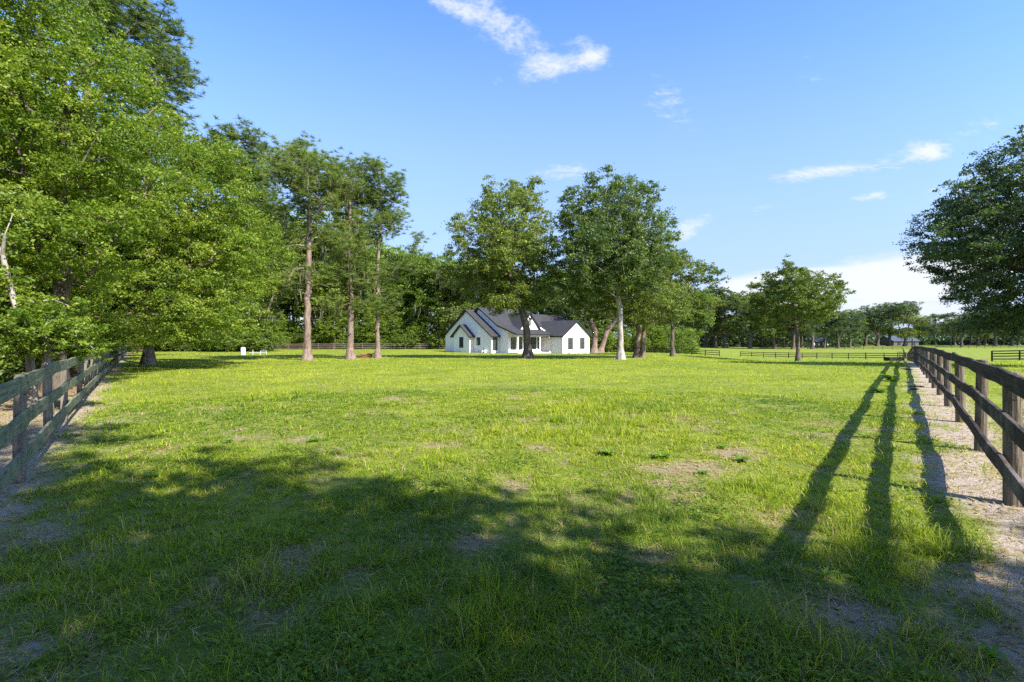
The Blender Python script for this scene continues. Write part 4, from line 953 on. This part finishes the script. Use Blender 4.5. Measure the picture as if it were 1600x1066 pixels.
# ------------------------------------------------------------------ far buildings and small objects
m, t = mat('grey_metal_roof'); finish(t, princ(t, (.055, .07, .085), .5, .4)); M['tin'] = m
m, t = mat('barn_wall'); finish(t, princ(t, (.10, .09, .085), .9, .2)); M['barn'] = m
def shed(label, px, Z, w_, dpt, h, rise, rot, mw, name='barn'):
    x = X(px, Z); o = thing(name, label, 'barn', (x, Z, gz(x, Z)), rot)
    a = MB(); a.prism([(-dpt / 2, -.5), (dpt / 2, -.5), (dpt / 2, h), (0, h + rise), (-dpt / 2, h)], 'x', -w_ / 2, w_ / 2); a.build('wall', mw, o)
    r = MB(); e = .6
    r.slab([(-w_ / 2 - e, -dpt / 2 - e, h - e * rise / (dpt / 2) + .15), (w_ / 2 + e, -dpt / 2 - e, h - e * rise / (dpt / 2) + .15), (w_ / 2 + e, 0, h + rise + .18), (-w_ / 2 - e, 0, h + rise + .18)], .12)
    r.slab([(w_ / 2 + e, dpt / 2 + e, h - e * rise / (dpt / 2) + .15), (-w_ / 2 - e, dpt / 2 + e, h - e * rise / (dpt / 2) + .15), (-w_ / 2 - e, 0, h + rise + .184), (w_ / 2 + e, 0, h + rise + .184)], .12)
    r.build('roof', [M['tin'], M['tin']], o)
    for k in (-1, 0, 1):
        d_ = MB(); d_.box((k * w_ / 3.4 - 1, -dpt / 2 - .06, 0), (k * w_ / 3.4 + 1, -dpt / 2 + .02, min(2.6, h - .4))); d_.build('door', M['black'], o)
shed('low dark roofed barn between the far pasture trees', 1402, 255, 16, 10, 2.6, 2.6, .15, M['barn'])
shed('small pale shed in the trees right of the lone round oak trunk', 1272, 214, 9, 7, 2.8, 1.8, .3, M['white'], 'shed')
def prop(name, label, cat, x, y, rot=0): return thing(name, label, cat, (x, y, gz(x, y)), rot)
# white tank and pipes by the back fence
m, t = mat('white_plastic'); finish(t, princ(t, (.50, .53, .58), .5, .3)); M['plastic'] = m
Z = 62; x = X(380, Z)
o = prop('water_tank', 'white upright water tank on the shaded grass at far left', 'tank', x, Z)
mb = MB(); mb.tube([(0, 0, 0), (0, 0, .04), (0, 0, .95), (0, 0, 1.05), (0, 0, 1.10)], [.28, .31, .31, .26, .12], 20); mb.build('tank', M['plastic'], o, smooth=False)
mb = MB(); mb.tube([(0, 0, 1.10), (0, 0, 1.2)], .06, 12); mb.build('cap', M['black'], o)
x2 = X(394, Z); o = prop('pipe_stand', 'low white pipework beside the white water tank', 'pipes', x2, Z)
mb = MB()
mb.tube([(-.4, 0, .3), (1.9, .1, .3)], .035, 8); mb.tube([(.1, 0, -.1), (.1, 0, .7)], .035, 8); mb.tube([(1.1, .05, -.1), (1.1, .05, .55)], .035, 8); mb.tube([(1.9, .1, -.1), (1.9, .1, .55)], .035, 8); mb.tube([(1.1, .05, .54), (1.9, .1, .54)], .03, 8)
mb.build('pipe', M['plastic'], o); mb = MB(); mb.box((-.15, -.06, .5), (.0, .06, .72)); mb.build('valve', M['black'], o)
# brush pile
Z = 48; x = X(572, Z); o = prop('brush_pile', 'rusty brown heap of dead branches between the two right pines', 'brush pile', x, Z)
mb = MB(); g = random.Random(9)
for _ in range(60):
    a = g.uniform(0, 6.28); c_ = Vector((g.gauss(0, .45), g.gauss(0, .35), g.uniform(.02, .4)))
    d_ = Vector((math.cos(a), math.sin(a), g.uniform(-.3, .5))) * g.uniform(.3, .6); mb.tube([c_ - d_, c_ + Vector((0, 0, .03)), c_ + d_], [.025, .02, .008], 5)
m, t = mat('dead_branch'); finish(t, princ(t, (.24, .11, .06), .9, .2)); mb.build('branches', m, o)
# trough, long post, planks at the far end of the right fence
x, y = X(1397, 64), 64.0; o = prop('water_trough', 'dark water trough at the far end of the right fence', 'trough', x, y, .1)
mb = MB(); mb.prism([(-.35, 0), (.35, 0), (.45, .62), (.36, .62), (.28, .1), (-.28, .1), (-.36, .62), (-.45, .62)], 'x', -1.1, 1.1); mb.build('basin', M['fence_black'], o)
mb = MB(); mb.box((-1.14, -.46, .0), (-1.09, .46, .64)); mb.box((1.09, -.46, 0), (1.14, .46, .64)); mb.build('end_plate', M['fence_black'], o)
x, y = X(1425, 74), 74.0; o = prop('post', 'tall lone dark post rising past the far corner of the right fence', 'post', x, y)
mb = MB(); mb.tube([(0, 0, -.3), (0, 0, 1.8), (.02, 0, 3.6)], [.10, .10, .08], 8); mb.build('pole', M['fence_black'], o)
x, y = X(1486, 235), 235.0; o = prop('utility_pole', 'slim pole on the far pasture left of the massive dark oak', 'pole', x, y)
mb = MB(); mb.tube([(0, 0, -.3), (0, 0, 9)], [.2, .15], 8); mb.build('pole', M['post_round'], o)
mb = MB(); mb.box((-1.0, -.06, 8.3), (1.0, .06, 8.45)); mb.build('crossarm', M['post_round'], o)
for k, (s_, q_, l_, lb) in enumerate([(13.2, -.42, .5, 'short broken board lying flat by the right fence posts'), (12.2, -.50, .34, 'small dark offcut on the sand by the right fence'), (26, -.6, 2.2, 'long fallen plank beside the far stretch of the right fence'), (30, -.9, 1.6, 'weathered plank askew on the grass near the far stretch of the right fence')]):
    p = R0 + RD * s_ + RN * q_; o = prop('plank', lb, 'plank', p.x, p.y, math.atan2(RD.y, RD.x) + .3 * (k - 1.5))
    mb = MB(); mb.box((-l_ / 2, -.08, .01), (l_ / 2, .08, .045)); ob = mb.build('board', M['rail_dark'], o, bevel=.005); ob.rotation_euler = (0, .04, 0)

# ------------------------------------------------------------------ weeds
def weed(label, px, py, R_, nl, seed, name='weed', up=.5, wd_=.22, kind='broad'):
    Z = CAMH * F / (py - HY); x = X(px, Z); g = random.Random(seed)
    o = prop(name, label, 'weed', x, Z); V = []; Fc = []; T = []
    R_ *= .8
    for i in range(nl):
        a = 6.283 * i / nl + g.uniform(-.3, .3); L = R_ * g.uniform(.6, 1.1); e = g.uniform(.2, up + .4)
        d = Vector((math.cos(a), math.sin(a), 0)); s = Vector((-d.y, d.x, 0)); ti = g.uniform(.25, .85)
        prev = None
        for k in range(5):
            t_ = k / 4; z = L * (e * 1.2 * t_ - .75 * e * t_ * t_) + .01; p = d * L * t_ * math.cos(e * .6) + Vector((0, 0, z)); ww = L * wd_ * math.sin(math.pi * min(.97, .12 + t_ * .86)) * (1 + .25 * (k % 2))
            V += [p - s * ww + Vector((0, 0, ww * .3)), p, p + s * ww + Vector((0, 0, ww * .3))]; T += [ti] * 3
            n_ = len(V)
            if k: Fc += [(n_ - 6, n_ - 5, n_ - 2, n_ - 3), (n_ - 5, n_ - 4, n_ - 1, n_ - 2)]
    me = mesh_np('leaves', np.array([tuple(v) for v in V]), [np.array(Fc)], M['weed'], {'tint': T}); link('leaves', me, o)
weed('leafy dock weed on the sunlit grass left of centre', 490, 688, .17, 11, 1)
weed('broad leafed weed left of the bare earth patch in the middle', 950, 712, .20, 13, 2)
weed('broad leafed weed just above the bare earth patch', 1035, 716, .20, 13, 3)
weed('spreading weed at the right end of the bare earth patch', 1160, 722, .19, 12, 4)
weed('small weed above the right end of the bare earth patch', 1128, 700, .15, 10, 5)
weed('small weed below the bare earth patch', 1098, 742, .12, 9, 6)
weed('low weed at the edge of the shade on the left', 235, 745, .15, 9, 7)
weed('large leafed weed at the shade edge, nearer the left fence', 190, 688, .17, 10, 8)
weed('yellow green clump on the sand at the lower right corner', 1548, 1030, .13, 14, 9, wd_=.12, up=1.0)
weed('weedy tuft in the shade edge near the sandy strip', 1290, 905, .12, 12, 10, wd_=.08, up=1.0)
weed('dark bushy weed beside the far stretch of the right fence', 1392, 592, .5, 22, 11, up=.9)
weed('leafy weed on the mown edge beside the right fence shadows', 1372, 612, .35, 18, 12)
weed('small sunlit weed on the left lawn', 358, 692, .14, 9, 13, up=.9)
